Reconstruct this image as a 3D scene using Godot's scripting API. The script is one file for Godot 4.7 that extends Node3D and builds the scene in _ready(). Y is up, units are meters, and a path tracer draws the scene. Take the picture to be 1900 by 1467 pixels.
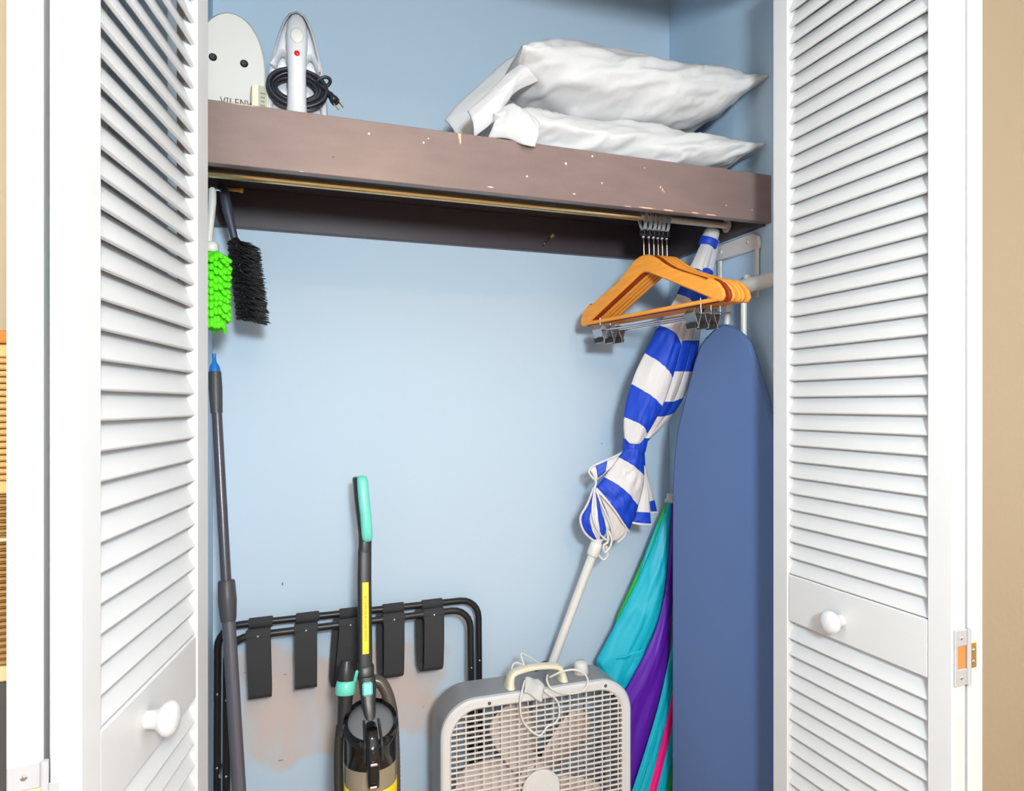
extends Node3D

# ---------------------------------------------------------------- survey of the room
const EYE := 1.22            # height of the lens above the floor
const FOC := 1200.0          # focal length in pixels of a 1900 x 1467 frame
const YAW := 0.3194          # the closet's normal is turned this much from the lens axis
const HORIZON := 750.0
const D_FRONT := 1.295       # shelf front
const D_BACK := 1.75         # closet back wall
const X_LEFT := -0.2
const X_RIGHT := 1.092
const CEIL := 2.6

const LAMP_NEAR := 3.4
const LAMP_FAR := 0.8
const SIDE_L := 2.2
const SIDE_R := 3.0

var M := {}
var used := {}
var noise := FastNoiseLite.new()
var rng := RandomNumberGenerator.new()

# a survey point: pixel (x, y) seen at the plane d metres in front of the lens plane of the closet
func at(x: float, y: float, d: float) -> Vector3:
	var u := (x - 950.0) / FOC
	var c := cos(YAW)
	var s := sin(YAW)
	var wx := d * (u * c + s) / (c - u * s)
	var depth := wx * s + d * c
	return Vector3(wx, EYE + (HORIZON - y) / FOC * depth, -d)

# ---------------------------------------------------------------- mesh helpers
class MB:
	var st := SurfaceTool.new()
	var org := Vector3.ZERO
	func _init(o := Vector3.ZERO):
		org = o
		st.begin(Mesh.PRIMITIVE_TRIANGLES)
		st.set_smooth_group(0)
	func smooth(on: bool):
		st.set_smooth_group(0 if on else -1)
	func v(p: Vector3, uv: Vector2):
		st.set_uv(uv)
		st.add_vertex(p - org)
	func tri(a: Vector3, b: Vector3, c: Vector3, hint: Vector3, ua := Vector2.ZERO, ub := Vector2.ZERO, uc := Vector2.ZERO):
		if (b - a).cross(c - a).dot(hint) > 0.0:
			v(a, ua); v(c, uc); v(b, ub)
		else:
			v(a, ua); v(b, ub); v(c, uc)
	func quad(a: Vector3, b: Vector3, c: Vector3, d: Vector3, hint: Vector3, ua := Vector2.ZERO, ub := Vector2.ZERO, uc := Vector2.ZERO, ud := Vector2.ZERO):
		tri(a, b, c, hint, ua, ub, uc)
		tri(a, c, d, hint, ua, uc, ud)
	# chamfered box with transform t, full size s, chamfer b
	func box(t: Transform3D, s: Vector3, b := 0.001):
		smooth(false)
		var h := s * 0.5
		b = min(b, min(h.x, min(h.y, h.z)) * 0.9)
		var ax := [Vector3.RIGHT, Vector3.UP, Vector3.BACK]
		var hs := [h.x, h.y, h.z]
		for i in 3:
			var j := (i + 1) % 3
			var k := (i + 2) % 3
			for sg in [-1.0, 1.0]:
				var q := []
				for e in [[-1, -1], [1, -1], [1, 1], [-1, 1]]:
					q.append(t * (ax[i] * (sg * hs[i]) + ax[j] * (e[0] * (hs[j] - b)) + ax[k] * (e[1] * (hs[k] - b))))
				quad(q[0], q[1], q[2], q[3], t.basis * (ax[i] * sg))
			# edges along axis i
			for e in [[-1, -1], [1, -1], [1, 1], [-1, 1]]:
				var q := []
				for w in [[-1, 0], [1, 0], [1, 1], [-1, 1]]:
					var pj: float = e[0] * (hs[j] - (b if w[1] == 1 else 0.0))
					var pk: float = e[1] * (hs[k] - (b if w[1] == 0 else 0.0))
					q.append(t * (ax[i] * (w[0] * (hs[i] - b)) + ax[j] * pj + ax[k] * pk))
				quad(q[0], q[1], q[2], q[3], t.basis * (ax[j] * float(e[0]) + ax[k] * float(e[1])))
		for sx in [-1.0, 1.0]:
			for sy in [-1.0, 1.0]:
				for sz in [-1.0, 1.0]:
					var p := Vector3(sx * h.x, sy * h.y, sz * h.z)
					tri(t * (p - Vector3(0, sy * b, sz * b)), t * (p - Vector3(sx * b, 0, sz * b)), t * (p - Vector3(sx * b, sy * b, 0)), t.basis * p)
		smooth(true)
	func block(a: Vector3, b: Vector3, bev := 0.001):
		box(Transform3D(Basis(), (a + b) * 0.5), (b - a).abs(), bev)
	# rings of equal length joined into a skin
	func loft(rings: Array, closed := true, cap0 := true, cap1 := true, vs = null):
		var n: int = rings[0].size()
		var cs := []
		for r in rings:
			var c := Vector3.ZERO
			for p in r: c += p
			cs.append(c / n)
		var m := n if closed else n - 1
		for i in rings.size() - 1:
			for k in m:
				var k2 := (k + 1) % n
				var a: Vector3 = rings[i][k]
				var b: Vector3 = rings[i][k2]
				var c: Vector3 = rings[i + 1][k2]
				var d: Vector3 = rings[i + 1][k]
				var hint: Vector3 = (a + b + c + d) * 0.25 - (cs[i] + cs[i + 1]) * 0.5
				var v0: float = float(i) / (rings.size() - 1) if vs == null else vs[i]
				var v1: float = float(i + 1) / (rings.size() - 1) if vs == null else vs[i + 1]
				var u0 := float(k) / n
				var u1 := float(k + 1) / n
				quad(a, b, c, d, hint, Vector2(u0, v0), Vector2(u1, v0), Vector2(u1, v1), Vector2(u0, v1))
		smooth(false)
		if cap0: fan(rings[0], cs[0], cs[0] - cs[1])
		if cap1: fan(rings[-1], cs[-1], cs[-1] - cs[-2])
		smooth(true)
	func fan(r, c: Vector3, hint: Vector3):
		for k in r.size():
			tri(c, r[k], r[(k + 1) % r.size()], hint)
	func tube(pts: Array, rad, sides := 10, closed := false, cap := true):
		var rings := []
		var n := pts.size()
		var up := Vector3.UP
		for i in n:
			var p0: Vector3 = pts[(i - 1 + n) % n] if closed else pts[max(i - 1, 0)]
			var p1: Vector3 = pts[(i + 1) % n] if closed else pts[min(i + 1, n - 1)]
			var t := (p1 - p0).normalized()
			if i == 0:
				up = Vector3.UP if abs(t.y) < 0.9 else Vector3.RIGHT
			up = (up - t * up.dot(t)).normalized()
			var side := t.cross(up)
			var r: float = rad[i] if rad is Array else rad
			var ring := []
			for k in sides:
				var a := TAU * k / sides
				ring.append(pts[i] + (up * cos(a) + side * sin(a)) * r)
			rings.append(ring)
		if closed:
			rings.append(rings[0])
			loft(rings, true, false, false)
		else:
			loft(rings, true, cap, cap)
	# profile [[radius, height]] turned round axis from p along dir
	func lathe(p: Vector3, dir: Vector3, prof: Array, sides := 20, sc := Vector2.ONE):
		var d := dir.normalized()
		var a := (Vector3.UP if abs(d.y) < 0.9 else Vector3.RIGHT)
		a = (a - d * a.dot(d)).normalized()
		var b := d.cross(a)
		var rings := []
		for q in prof:
			var ring := []
			for k in sides:
				var w := TAU * k / sides
				ring.append(p + d * q[1] + (a * cos(w) * sc.y + b * sin(w) * sc.x) * max(q[0], 0.00005))
			rings.append(ring)
		loft(rings)
	# polygon (Vector2) extruded: o + ex*x + ey*y, thickness along ez from 0 to t, edge chamfer b
	func prism(poly: PackedVector2Array, o: Vector3, ex: Vector3, ey: Vector3, ez: Vector3, t: float, b := 0.0, soft := true):
		if Geometry2D.is_polygon_clockwise(poly):
			poly.reverse()
		var rings := []
		var inner := poly
		if b > 0.0:
			inner = inset(poly, b)
		var steps := [[inner, 0.0], [poly, b], [poly, t - b], [inner, t]] if b > 0.0 else [[poly, 0.0], [poly, t]]
		for s in steps:
			var r := []
			for p in s[0]:
				r.append(o + ex * p.x + ey * p.y + ez * s[1])
			rings.append(r)
		var cen := Vector3.ZERO
		smooth(soft)
		var n := poly.size()
		for i in rings.size() - 1:
			for k in n:
				var k2 := (k + 1) % n
				var e := poly[k2] - poly[k]
				var out := ex * e.y - ey * e.x
				if i == 0 and b > 0.0: out -= ez * e.length()
				if i == 2: out += ez * e.length()
				quad(rings[i][k], rings[i][k2], rings[i + 1][k2], rings[i + 1][k], out)
		smooth(false)
		var idx := Geometry2D.triangulate_polygon(inner)
		for i in range(0, idx.size(), 3):
			for s in [[0, -1.0], [rings.size() - 1, 1.0]]:
				var R = rings[s[0]]
				tri(R[idx[i]], R[idx[i + 1]], R[idx[i + 2]], ez * s[1])
		smooth(true)
	func inset(poly: PackedVector2Array, b: float) -> PackedVector2Array:
		var out := PackedVector2Array()
		var n := poly.size()
		for k in n:
			var e0 := (poly[k] - poly[(k - 1 + n) % n]).normalized()
			var e1 := (poly[(k + 1) % n] - poly[k]).normalized()
			var n0 := Vector2(-e0.y, e0.x)
			var n1 := Vector2(-e1.y, e1.x)
			var m := n0 + n1
			if m.length() < 0.01: m = n0
			out.append(poly[k] + m.normalized() * b / max(0.5, m.normalized().dot(n0)))
		return out
	# sheet of points [row][col] with thickness along off
	func sheet(g: Array, off: Vector3, uvs = null):
		var R := g.size()
		var C: int = g[0].size()
		for i in R - 1:
			for k in C - 1:
				var U := [Vector2.ZERO, Vector2.ZERO, Vector2.ZERO, Vector2.ZERO]
				if uvs != null:
					U = [uvs[i][k], uvs[i][k + 1], uvs[i + 1][k + 1], uvs[i + 1][k]]
				quad(g[i][k], g[i][k + 1], g[i + 1][k + 1], g[i + 1][k], -off, U[0], U[1], U[2], U[3])
				quad(g[i][k] + off, g[i][k + 1] + off, g[i + 1][k + 1] + off, g[i + 1][k] + off, off, U[0], U[1], U[2], U[3])
		var cen: Vector3 = g[R / 2][C / 2]
		for i in R - 1:
			for k in [0, C - 1]:
				var U2 = Vector2.ZERO if uvs == null else uvs[i][k]
				quad(g[i][k], g[i + 1][k], g[i + 1][k] + off, g[i][k] + off, g[i][k] - cen, U2, U2, U2, U2)
		for k in C - 1:
			for i in [0, R - 1]:
				var U2 = Vector2.ZERO if uvs == null else uvs[i][k]
				quad(g[i][k], g[i][k + 1], g[i][k + 1] + off, g[i][k] + off, g[i][k] - cen, U2, U2, U2, U2)
	func mesh() -> ArrayMesh:
		st.generate_normals()
		return st.commit()

func numbered(n: String) -> String:
	if not used.has(n):
		used[n] = 0
		return n
	used[n] += 1
	return "%s_%03d" % [n, used[n]]

func thing(called: String, label: String, category: String, where := Vector3.ZERO, group := "") -> Node3D:
	var o := Node3D.new()
	o.name = numbered(called)
	add_child(o)
	o.position = where
	tag(o, label, category, group)
	return o

func tag(o: Node, label: String, category: String, group := "", kind := ""):
	o.set_meta("label", label)
	o.set_meta("category", category)
	if group != "": o.set_meta("group", group)
	if kind != "": o.set_meta("kind", kind)

func part(called: String, mb, m: Material, parent: Node = self, label := "", kind := "") -> MeshInstance3D:
	var o := MeshInstance3D.new()
	o.mesh = mb.mesh() if mb is MB else mb
	o.material_override = m
	o.name = numbered(called) if parent == self else called
	parent.add_child(o, true)
	o.cast_shadow = GeometryInstance3D.SHADOW_CASTING_SETTING_ON
	if label != "": o.set_meta("label", label)
	if kind != "": o.set_meta("kind", kind)
	return o

func struct(called: String, mb: MB, m: Material, label: String, category: String) -> MeshInstance3D:
	var o := part(called, mb, m)
	tag(o, label, category, "", "structure")
	return o

func paint(c: Color, rough := 0.5, metal := 0.0) -> StandardMaterial3D:
	var m := StandardMaterial3D.new()
	m.albedo_color = c
	m.roughness = rough
	m.metallic = metal
	return m

func rgb(r: int, g: int, b: int) -> Color:
	return Color8(r, g, b)

func noise_tex(freq: float, seed_: int, as_normal := false, bump := 2.0, w := 512, h := 512) -> NoiseTexture2D:
	var n := FastNoiseLite.new()
	n.seed = seed_
	n.noise_type = FastNoiseLite.TYPE_SIMPLEX_SMOOTH
	n.frequency = freq
	n.fractal_octaves = 4
	var t := NoiseTexture2D.new()
	t.width = w
	t.height = h
	t.seamless = true
	t.as_normal_map = as_normal
	t.bump_strength = bump
	t.noise = n
	return t

func bumpy(m: StandardMaterial3D, freq: float, amount: float, scale: float, seed_ := 3):
	m.normal_enabled = true
	m.normal_texture = noise_tex(freq, seed_, true, 4.0)
	m.normal_scale = amount
	m.uv1_triplanar = true
	m.uv1_scale = Vector3.ONE * scale

func curve(pts: Array, n := 24, closed := false) -> Array:
	# Catmull-Rom through points
	var out := []
	var c := pts.size()
	var segs := c if closed else c - 1
	for i in n + (0 if closed else 1):
		var t := float(i) / n * segs
		var k: int = min(int(t), segs - 1)
		var f := t - k
		var p0 = pts[(k - 1 + c) % c] if closed else pts[max(k - 1, 0)]
		var p1 = pts[k]
		var p2 = pts[(k + 1) % c] if closed else pts[min(k + 1, c - 1)]
		var p3 = pts[(k + 2) % c] if closed else pts[min(k + 2, c - 1)]
		out.append(0.5 * ((2.0 * p1) + (p2 - p0) * f + (2.0 * p0 - 5.0 * p1 + 4.0 * p2 - p3) * f * f + (3.0 * p1 - p0 - 3.0 * p2 + p3) * f * f * f))
	return out

func ats(a: Array, d = null) -> Array:
	var out := []
	for p in a:
		out.append(at(p[0], p[1], p[2] if p.size() > 2 else d))
	return out

func rrect(w: float, h: float, r: float, n := 8) -> PackedVector2Array:
	var p := PackedVector2Array()
	var cs := [[w / 2 - r, h / 2 - r, 0.0], [-w / 2 + r, h / 2 - r, PI / 2], [-w / 2 + r, -h / 2 + r, PI], [w / 2 - r, -h / 2 + r, PI * 1.5]]
	for c in cs:
		for k in n + 1:
			var a: float = c[2] + PI / 2 * k / n
			p.append(Vector2(c[0] + cos(a) * r, c[1] + sin(a) * r))
	return p

# ring of a rounded bar: centre, half width along ax, half depth along az
func oval(c: Vector3, ax: Vector3, az: Vector3, n := 20, e := 0.7) -> Array:
	var r := []
	for k in n:
		var a := TAU * k / n
		r.append(c + ax * (sign(cos(a)) * pow(abs(cos(a)), e)) + az * (sign(sin(a)) * pow(abs(sin(a)), e)))
	return r

# a limb through [pixel x, y, d, half width m, half depth m]
func limb(mb: MB, rows: Array, n := 20, e := 0.7, steps := 0):
	var rings := []
	for r in rows:
		var p := at(r[0], r[1], r[2])
		rings.append(oval(p, Vector3(r[3], 0, 0), Vector3(0, 0, r[4]), n, e))
	mb.loft(rings)

# ================================================================ the scene
func _ready():
	rng.seed = 11
	noise.seed = 5
	noise.noise_type = FastNoiseLite.TYPE_SIMPLEX_SMOOTH
	noise.frequency = 1.0
	make_camera_and_light()
	make_materials()
	make_room()
	make_doors()
	make_shelf()
	make_pillows()
	make_iron()
	make_iron_rest()
	make_hangers()
	make_brushes()
	make_pole()
	make_bracket()
	make_ironing_board()
	make_striped_umbrella()
	make_coloured_umbrella()
	make_luggage_rack()
	make_vacuum()
	make_fan()
	make_cabinet()

func make_camera_and_light():
	var cam := Camera3D.new()
	cam.name = "camera"
	add_child(cam)
	cam.position = Vector3(0, EYE, 0)
	cam.rotation = Vector3(0, -YAW, 0)
	var near := 0.05
	cam.keep_aspect = Camera3D.KEEP_HEIGHT
	cam.set_frustum(near * 1467.0 / FOC, Vector2(0, near * (HORIZON - 733.5) / FOC), near, 50.0)
	cam.current = true

	var env := Environment.new()
	env.background_mode = Environment.BG_SKY
	var sky := Sky.new()
	var sm := ProceduralSkyMaterial.new()
	sm.sky_top_color = Color(0.35, 0.55, 0.85)
	sm.sky_horizon_color = Color(0.75, 0.82, 0.9)
	sm.ground_bottom_color = Color(0.3, 0.3, 0.28)
	sm.ground_horizon_color = Color(0.6, 0.62, 0.6)
	sky.sky_material = sm
	env.sky = sky
	env.ambient_light_source = Environment.AMBIENT_SOURCE_DISABLED
	env.tonemap_mode = Environment.TONE_MAPPER_LINEAR
	env.tonemap_exposure = 1.04
	env.sdfgi_enabled = true
	env.ssao_enabled = true
	env.ssil_enabled = true
	var we := WorldEnvironment.new()
	we.name = "environment"
	we.environment = env
	add_child(we)

	# daylight through the patio door in the far rear wall
	var win := AreaLight3D.new()
	win.name = "patio_door_light"
	win.area_size = Vector2(2.3, 1.9)
	win.light_color = Color(0.8, 0.93, 1.0)
	win.light_energy = 1.2
	win.area_range = 14.0
	win.shadow_enabled = true
	win.position = Vector3(0.5, 1.05, 4.25)
	add_child(win)
	# daylight through the windows in the side walls, close to the closet wall
	for q in [[-2.12, -PI / 2, SIDE_L], [3.12, PI / 2, SIDE_R]]:
		var sw := AreaLight3D.new()
		sw.name = "side_window_light"
		add_child(sw, true)
		sw.area_size = Vector2(1.2, 1.5)
		sw.light_color = Color(0.97, 0.98, 1.0)
		sw.light_energy = q[2]
		sw.area_range = 14.0
		sw.shadow_enabled = true
		sw.rotation = Vector3(0, q[1], 0)
		sw.position = Vector3(q[0], 1.35, -0.25)
	# the ceiling lamps' own light
	for q in [[0.35, 1.4, LAMP_NEAR], [0.35, 3.3, LAMP_FAR]]:
		var lamp := AreaLight3D.new()
		lamp.name = "ceiling_lamp_light"
		add_child(lamp, true)
		lamp.area_size = Vector2(0.36, 0.36)
		lamp.light_color = Color(1.0, 0.8, 0.58)
		lamp.light_energy = q[2]
		lamp.area_range = 14.0
		lamp.shadow_enabled = true
		lamp.rotation = Vector3(-PI / 2, 0, 0)
		lamp.position = Vector3(q[0], CEIL - 0.13, q[1])
	# the photographer's strobe on its stand just behind and above the lens
	var fl := OmniLight3D.new()
	fl.name = "strobe_light"
	fl.light_color = Color(0.93, 0.98, 1.0)
	fl.light_energy = 3.3
	fl.light_size = 0.1
	fl.omni_range = 14.0
	fl.omni_attenuation = 2.0
	fl.shadow_enabled = true
	fl.position = Vector3(0.12, EYE + 0.315, 0.48)
	add_child(fl)

func make_materials():
	M.white = paint(rgb(203, 203, 204), 0.42)
	bumpy(M.white, 0.01, 0.12, 6.0)
	M.glass = paint(Color(0.9, 0.95, 1.0, 0.12), 0.02)
	M.glass.transparency = BaseMaterial3D.TRANSPARENCY_ALPHA
	M.plastic_white = paint(rgb(212, 210, 205), 0.35)
	M.cream = paint(rgb(224, 216, 192), 0.35)
	M.blue_wall = paint(rgb(184, 210, 232), 0.75)
	bumpy(M.blue_wall, 0.02, 0.1, 4.0)
	M.tan_wall = paint(rgb(160, 143, 117), 0.8)
	bumpy(M.tan_wall, 0.02, 0.15, 4.0, 8)
	M.ceiling = paint(rgb(240, 238, 234), 0.9)
	M.room_wall = paint(rgb(238, 234, 226), 0.9)
	M.floor = paint(rgb(168, 138, 106), 0.6)
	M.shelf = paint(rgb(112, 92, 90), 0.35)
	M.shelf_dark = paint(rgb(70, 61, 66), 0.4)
	M.black = paint(rgb(24, 24, 26), 0.4)
	M.black_gloss = paint(rgb(16, 16, 18), 0.15)
	M.rubber = paint(rgb(34, 34, 37), 0.6)
	M.dark_grey = paint(rgb(66, 66, 70), 0.45)
	M.webbing = paint(rgb(52, 52, 54), 0.85)
	M.chrome = paint(rgb(225, 225, 225), 0.16, 1.0)
	M.steel = paint(rgb(190, 190, 195), 0.3, 1.0)
	M.brass = paint(rgb(214, 180, 96), 0.3, 1.0)
	M.teal = paint(rgb(112, 214, 196), 0.3)
	M.yellow = paint(rgb(248, 214, 20), 0.5)
	M.cloth_white = paint(rgb(204, 204, 206), 0.9)
	bumpy(M.cloth_white, 0.02, 0.15, 5.0, 4)
	M.board_blue = paint(rgb(82, 106, 152), 0.85)
	bumpy(M.board_blue, 0.09, 0.25, 14.0, 4)
	M.grey_plastic = paint(rgb(138, 138, 141), 0.4)
	M.wood = paint(rgb(240, 160, 66), 0.35)
	var wt := GradientTexture2D.new()
	M.wood_dark = paint(rgb(142, 50, 18), 0.35)
	for k in ["wood", "wood_dark"]:
		var n := noise_tex(0.012, 21, false)
		n.color_ramp = Gradient.new()
		n.color_ramp.set_color(0, Color(0.93, 0.92, 0.90))
		n.color_ramp.set_color(1, Color(1, 1, 1))
		M[k].albedo_texture = n
		M[k].uv1_triplanar = true
		M[k].uv1_scale = Vector3(1.2, 14, 14)

# ---------------------------------------------------------------- room shell
func make_room():
	var mb := MB.new()
	mb.block(Vector3(-2.3, -0.1, -D_BACK - 0.1), Vector3(3.3, 0.0, 4.6), 0.0)
	struct("floor", mb, M.floor, "plain floor running from the room into the closet", "floor")
	mb = MB.new()
	mb.block(Vector3(-2.3, CEIL, -D_BACK - 0.1), Vector3(3.3, CEIL + 0.1, 4.6), 0.0)
	struct("ceiling", mb, M.ceiling, "white ceiling over room and closet", "ceiling")
	# closet back wall, painted, with a patch of other paint low down
	mb = MB.new()
	mb.smooth(false)
	var a := Vector3(X_LEFT - 0.1, 0, -D_BACK)
	var b := Vector3(X_RIGHT + 0.1, CEIL, -D_BACK)
	mb.quad(a, Vector3(b.x, 0, a.z), b, Vector3(a.x, b.y, a.z), Vector3.BACK, Vector2(0, 1), Vector2(1, 1), Vector2(1, 0), Vector2(0, 0))
	var bz := Vector3(0, 0, -0.1)
	mb.quad(a + bz, Vector3(b.x, 0, a.z) + bz, b + bz, Vector3(a.x, b.y, a.z) + bz, Vector3.FORWARD)
	mb.quad(a, Vector3(a.x, b.y, a.z), Vector3(a.x, b.y, a.z) + bz, a + bz, Vector3.LEFT)
	mb.quad(Vector3(b.x, 0, a.z), b, b + bz, Vector3(b.x, 0, a.z) + bz, Vector3.RIGHT)
	mb.quad(b, Vector3(a.x, b.y, a.z), Vector3(a.x, b.y, a.z) + bz, b + bz, Vector3.UP)
	mb.quad(a, Vector3(b.x, 0, a.z), Vector3(b.x, 0, a.z) + bz, a + bz, Vector3.DOWN)
	var wm := paint(Color.WHITE, 0.72)
	wm.albedo_texture = wall_image(a, b)
	struct("wall_back", mb, wm, "pale blue closet back wall with a mismatched pinkish paint patch low on the left", "wall")
	mb = MB.new()
	mb.block(Vector3(-0.44, 0, -D_BACK), Vector3(X_LEFT, CEIL, -1.165), 0.0)
	struct("wall_left", mb, M.blue_wall, "pale blue left side wall of the closet", "wall")
	mb = MB.new()
	mb.block(Vector3(-0.44, 0, -1.165), Vector3(-0.35, CEIL, -1.115), 0.0)
	struct("wall_left_return", mb, M.blue_wall, "pale blue return of the left closet wall behind the folded door", "wall")
	mb = MB.new()
	mb.block(Vector3(X_RIGHT, 0, -D_BACK), Vector3(X_RIGHT + 0.15, CEIL, -1.117), 0.0)
	struct("wall_right", mb, M.blue_wall, "pale blue right side wall of the closet behind the ironing board", "wall")
	# wall the closet opens in
	mb = MB.new()
	mb.block(Vector3(-2.2, 0, -1.115), Vector3(-0.345, CEIL, -1.02), 0.0)
	struct("wall_front_left", mb, M.tan_wall, "tan room wall to the left of the closet doors", "wall")
	mb = MB.new()
	mb.block(Vector3(1.105, 0, -1.115), Vector3(3.2, CEIL, -1.02), 0.0)
	struct("wall_front_right", mb, M.tan_wall, "tan room wall to the right of the closet doors", "wall")
	mb = MB.new()
	mb.block(Vector3(-0.345, 2.15, -1.115), Vector3(1.105, CEIL, -1.02), 0.0)
	struct("wall_front_header", mb, M.white, "white header over the closet opening", "wall")
	# the rest of the room, behind and beside the lens
	for q in [["left", -2.3, -2.2, 2], ["right", 3.2, 3.3, 3]]:
		mb = MB.new()
		mb.block(Vector3(q[1], 0, -1.115), Vector3(q[2], CEIL, -0.9), 0.0)
		mb.block(Vector3(q[1], 0, 0.4), Vector3(q[2], CEIL, 4.5), 0.0)
		mb.block(Vector3(q[1], 0, -0.9), Vector3(q[2], 0.55, 0.4), 0.0)
		mb.block(Vector3(q[1], 2.15, -0.9), Vector3(q[2], CEIL, 0.4), 0.0)
		struct("wall_room_" + q[0], mb, M.room_wall, "cream %s wall of the room round its window" % q[0], "wall")
		mb = MB.new()
		for y in [0.57, 1.35, 2.13]:
			mb.block(Vector3(q[1] + 0.03, y - 0.02, -0.9), Vector3(q[2] - 0.03, y + 0.02, 0.4), 0.002)
		for z in [-0.88, 0.38]:
			mb.block(Vector3(q[1] + 0.03, 0.55, z - 0.02), Vector3(q[2] - 0.03, 2.15, z + 0.02), 0.002)
		var sw := struct("window_%d" % q[3], mb, M.white, "white framed sash window in the %s wall of the room" % q[0], "window")
		for y in [[0.59, 1.33], [1.37, 2.11]]:
			mb = MB.new()
			mb.block(Vector3((q[1] + q[2]) * 0.5 - 0.002, y[0], -0.86), Vector3((q[1] + q[2]) * 0.5 + 0.002, y[1], 0.36), 0.0)
			part("pane", mb, M.glass, sw)
	mb = MB.new()
	mb.block(Vector3(-2.3, 0, 4.5), Vector3(-0.7, CEIL, 4.6), 0.0)
	mb.block(Vector3(1.7, 0, 4.5), Vector3(3.3, CEIL, 4.6), 0.0)
	mb.block(Vector3(-0.7, 2.08, 4.5), Vector3(1.7, CEIL, 4.6), 0.0)
	struct("wall_room_rear", mb, M.room_wall, "cream rear wall of the room round its patio door", "wall")
	mb = MB.new()
	for y in [0.03, 2.05]:
		mb.block(Vector3(-0.7, y - 0.03, 4.52), Vector3(1.7, y + 0.03, 4.57), 0.002)
	for x in [-0.67, 0.5, 1.67]:
		mb.block(Vector3(x - 0.03, 0.0, 4.52), Vector3(x + 0.03, 2.08, 4.57), 0.002)
	var w := struct("window_1", mb, M.white, "white framed glass patio door in the rear wall of the room", "window")
	for x in [[-0.64, 0.47], [0.53, 1.64]]:
		mb = MB.new()
		mb.block(Vector3(x[0], 0.06, 4.543), Vector3(x[1], 2.02, 4.547), 0.0)
		part("pane", mb, M.glass, w)
	# ceiling lamps
	var gm := paint(rgb(255, 246, 230), 0.4)
	gm.emission_enabled = true
	gm.emission = Color(1.0, 0.86, 0.68)
	gm.emission_energy_multiplier = 1.2
	for q in [[1.4, "round white ceiling lamp nearer the closet"], [3.3, "round white ceiling lamp nearer the patio door"]]:
		var l := thing("ceiling_lamp", q[1], "lamp", Vector3(0.35, CEIL, q[0]))
		mb = MB.new(l.position)
		mb.lathe(l.position + Vector3(0, -0.03, 0), Vector3.UP, [[0.2, 0.0], [0.2, 0.03]], 32)
		part("rim", mb, M.steel, l)
		mb = MB.new(l.position)
		mb.lathe(l.position + Vector3(0, -0.11, 0), Vector3.UP, [[0.0, 0.0], [0.08, 0.006], [0.14, 0.03], [0.18, 0.08]], 32)
		part("lamp_shade", mb, gm, l)
	# strobe on a stand
	var sp := Vector3(0.12, EYE + 0.315, 0.48)
	var so := thing("flash_strobe", "small photographic strobe on a black stand behind the lens", "flash lamp", Vector3(sp.x, 0, sp.z))
	mb = MB.new(so.position)
	mb.tube([Vector3(sp.x, 0.25, sp.z + 0.12), Vector3(sp.x, sp.y - 0.03, sp.z + 0.12)], 0.012, 12)
	part("pole", mb, M.black, so)
	for k in 3:
		mb = MB.new(so.position)
		mb.tube([Vector3(sp.x, 0.26, sp.z + 0.12), Vector3(sp.x + 0.3 * cos(k * TAU / 3.0 + 0.5), 0.01, sp.z + 0.12 + 0.3 * sin(k * TAU / 3.0 + 0.5))], 0.009, 10)
		part("leg", mb, M.black, so)
	mb = MB.new(so.position)
	mb.box(Transform3D(Basis(), Vector3(sp.x, sp.y, sp.z + 0.155)), Vector3(0.13, 0.12, 0.12), 0.01)
	part("head", mb, M.black, so)
	mb = MB.new(so.position)
	mb.lathe(Vector3(sp.x, sp.y, sp.z + 0.094), Vector3.FORWARD, [[0.0, 0.0], [0.05, 0.0], [0.045, 0.01], [0.0, 0.014]], 24)
	var em := paint(rgb(250, 250, 255), 0.3)
	em.emission_enabled = true
	em.emission = Color(0.8, 0.93, 1.0)
	em.emission_energy_multiplier = 1.0
	part("lamp_glass", mb, em, so)

func wall_image(a: Vector3, b: Vector3) -> ImageTexture:
	var W := 640
	var H := 1100
	var img := Image.create(W, H, true, Image.FORMAT_RGB8)
	var base := Color8(190, 209, 226)
	img.fill(base)
	var other := Color8(206, 190, 184)
	for j in range(int(H * 0.60), int(H * 0.93)):
		for i in W:
			var x := a.x + (b.x - a.x) * i / W
			var y := CEIL * (1.0 - float(j) / H)
			# signed distance of a wobbly patch
			var wx := noise.get_noise_2d(x * 6.0, y * 6.0) * 0.05
			var wy := noise.get_noise_2d(x * 5.0 + 30.0, y * 5.0) * 0.06
			var dx: float = max(-0.135 - (x + wx), (x + wx) - 0.37)
			var dy: float = max(0.31 - (y + wy), (y + wy) - 0.585 + 0.05 * (x - 0.1))
			var d: float = max(dx, dy)
			var k: float = clamp(0.5 - d / 0.03, 0.0, 1.0)
			k *= clamp(0.75 + 0.6 * noise.get_noise_2d(x * 9.0, y * 4.0 + 9.0), 0.0, 1.0)
			if k > 0.0:
				img.set_pixel(i, j, base.lerp(other, k))
	# scuffs and specks
	for s in [[524, 1083, 1, 3, 60], [520, 1411, 5, 1, 110], [530, 1250, 4, 1, 140], [786, 1310, 2, 1, 150], [1117, 823, 2, 1, 120], [455, 1248, 3, 1, 150]]:
		var p := at(s[0], s[1], D_BACK)
		var i := int((p.x - a.x) / (b.x - a.x) * W)
		var j := int((1.0 - p.y / CEIL) * H)
		img.fill_rect(Rect2i(i - s[2] / 2, j - s[3] / 2, s[2], s[3]), Color8(s[4], s[4], s[4] + 5))
	img.generate_mipmaps()
	return ImageTexture.create_from_image(img)

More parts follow.
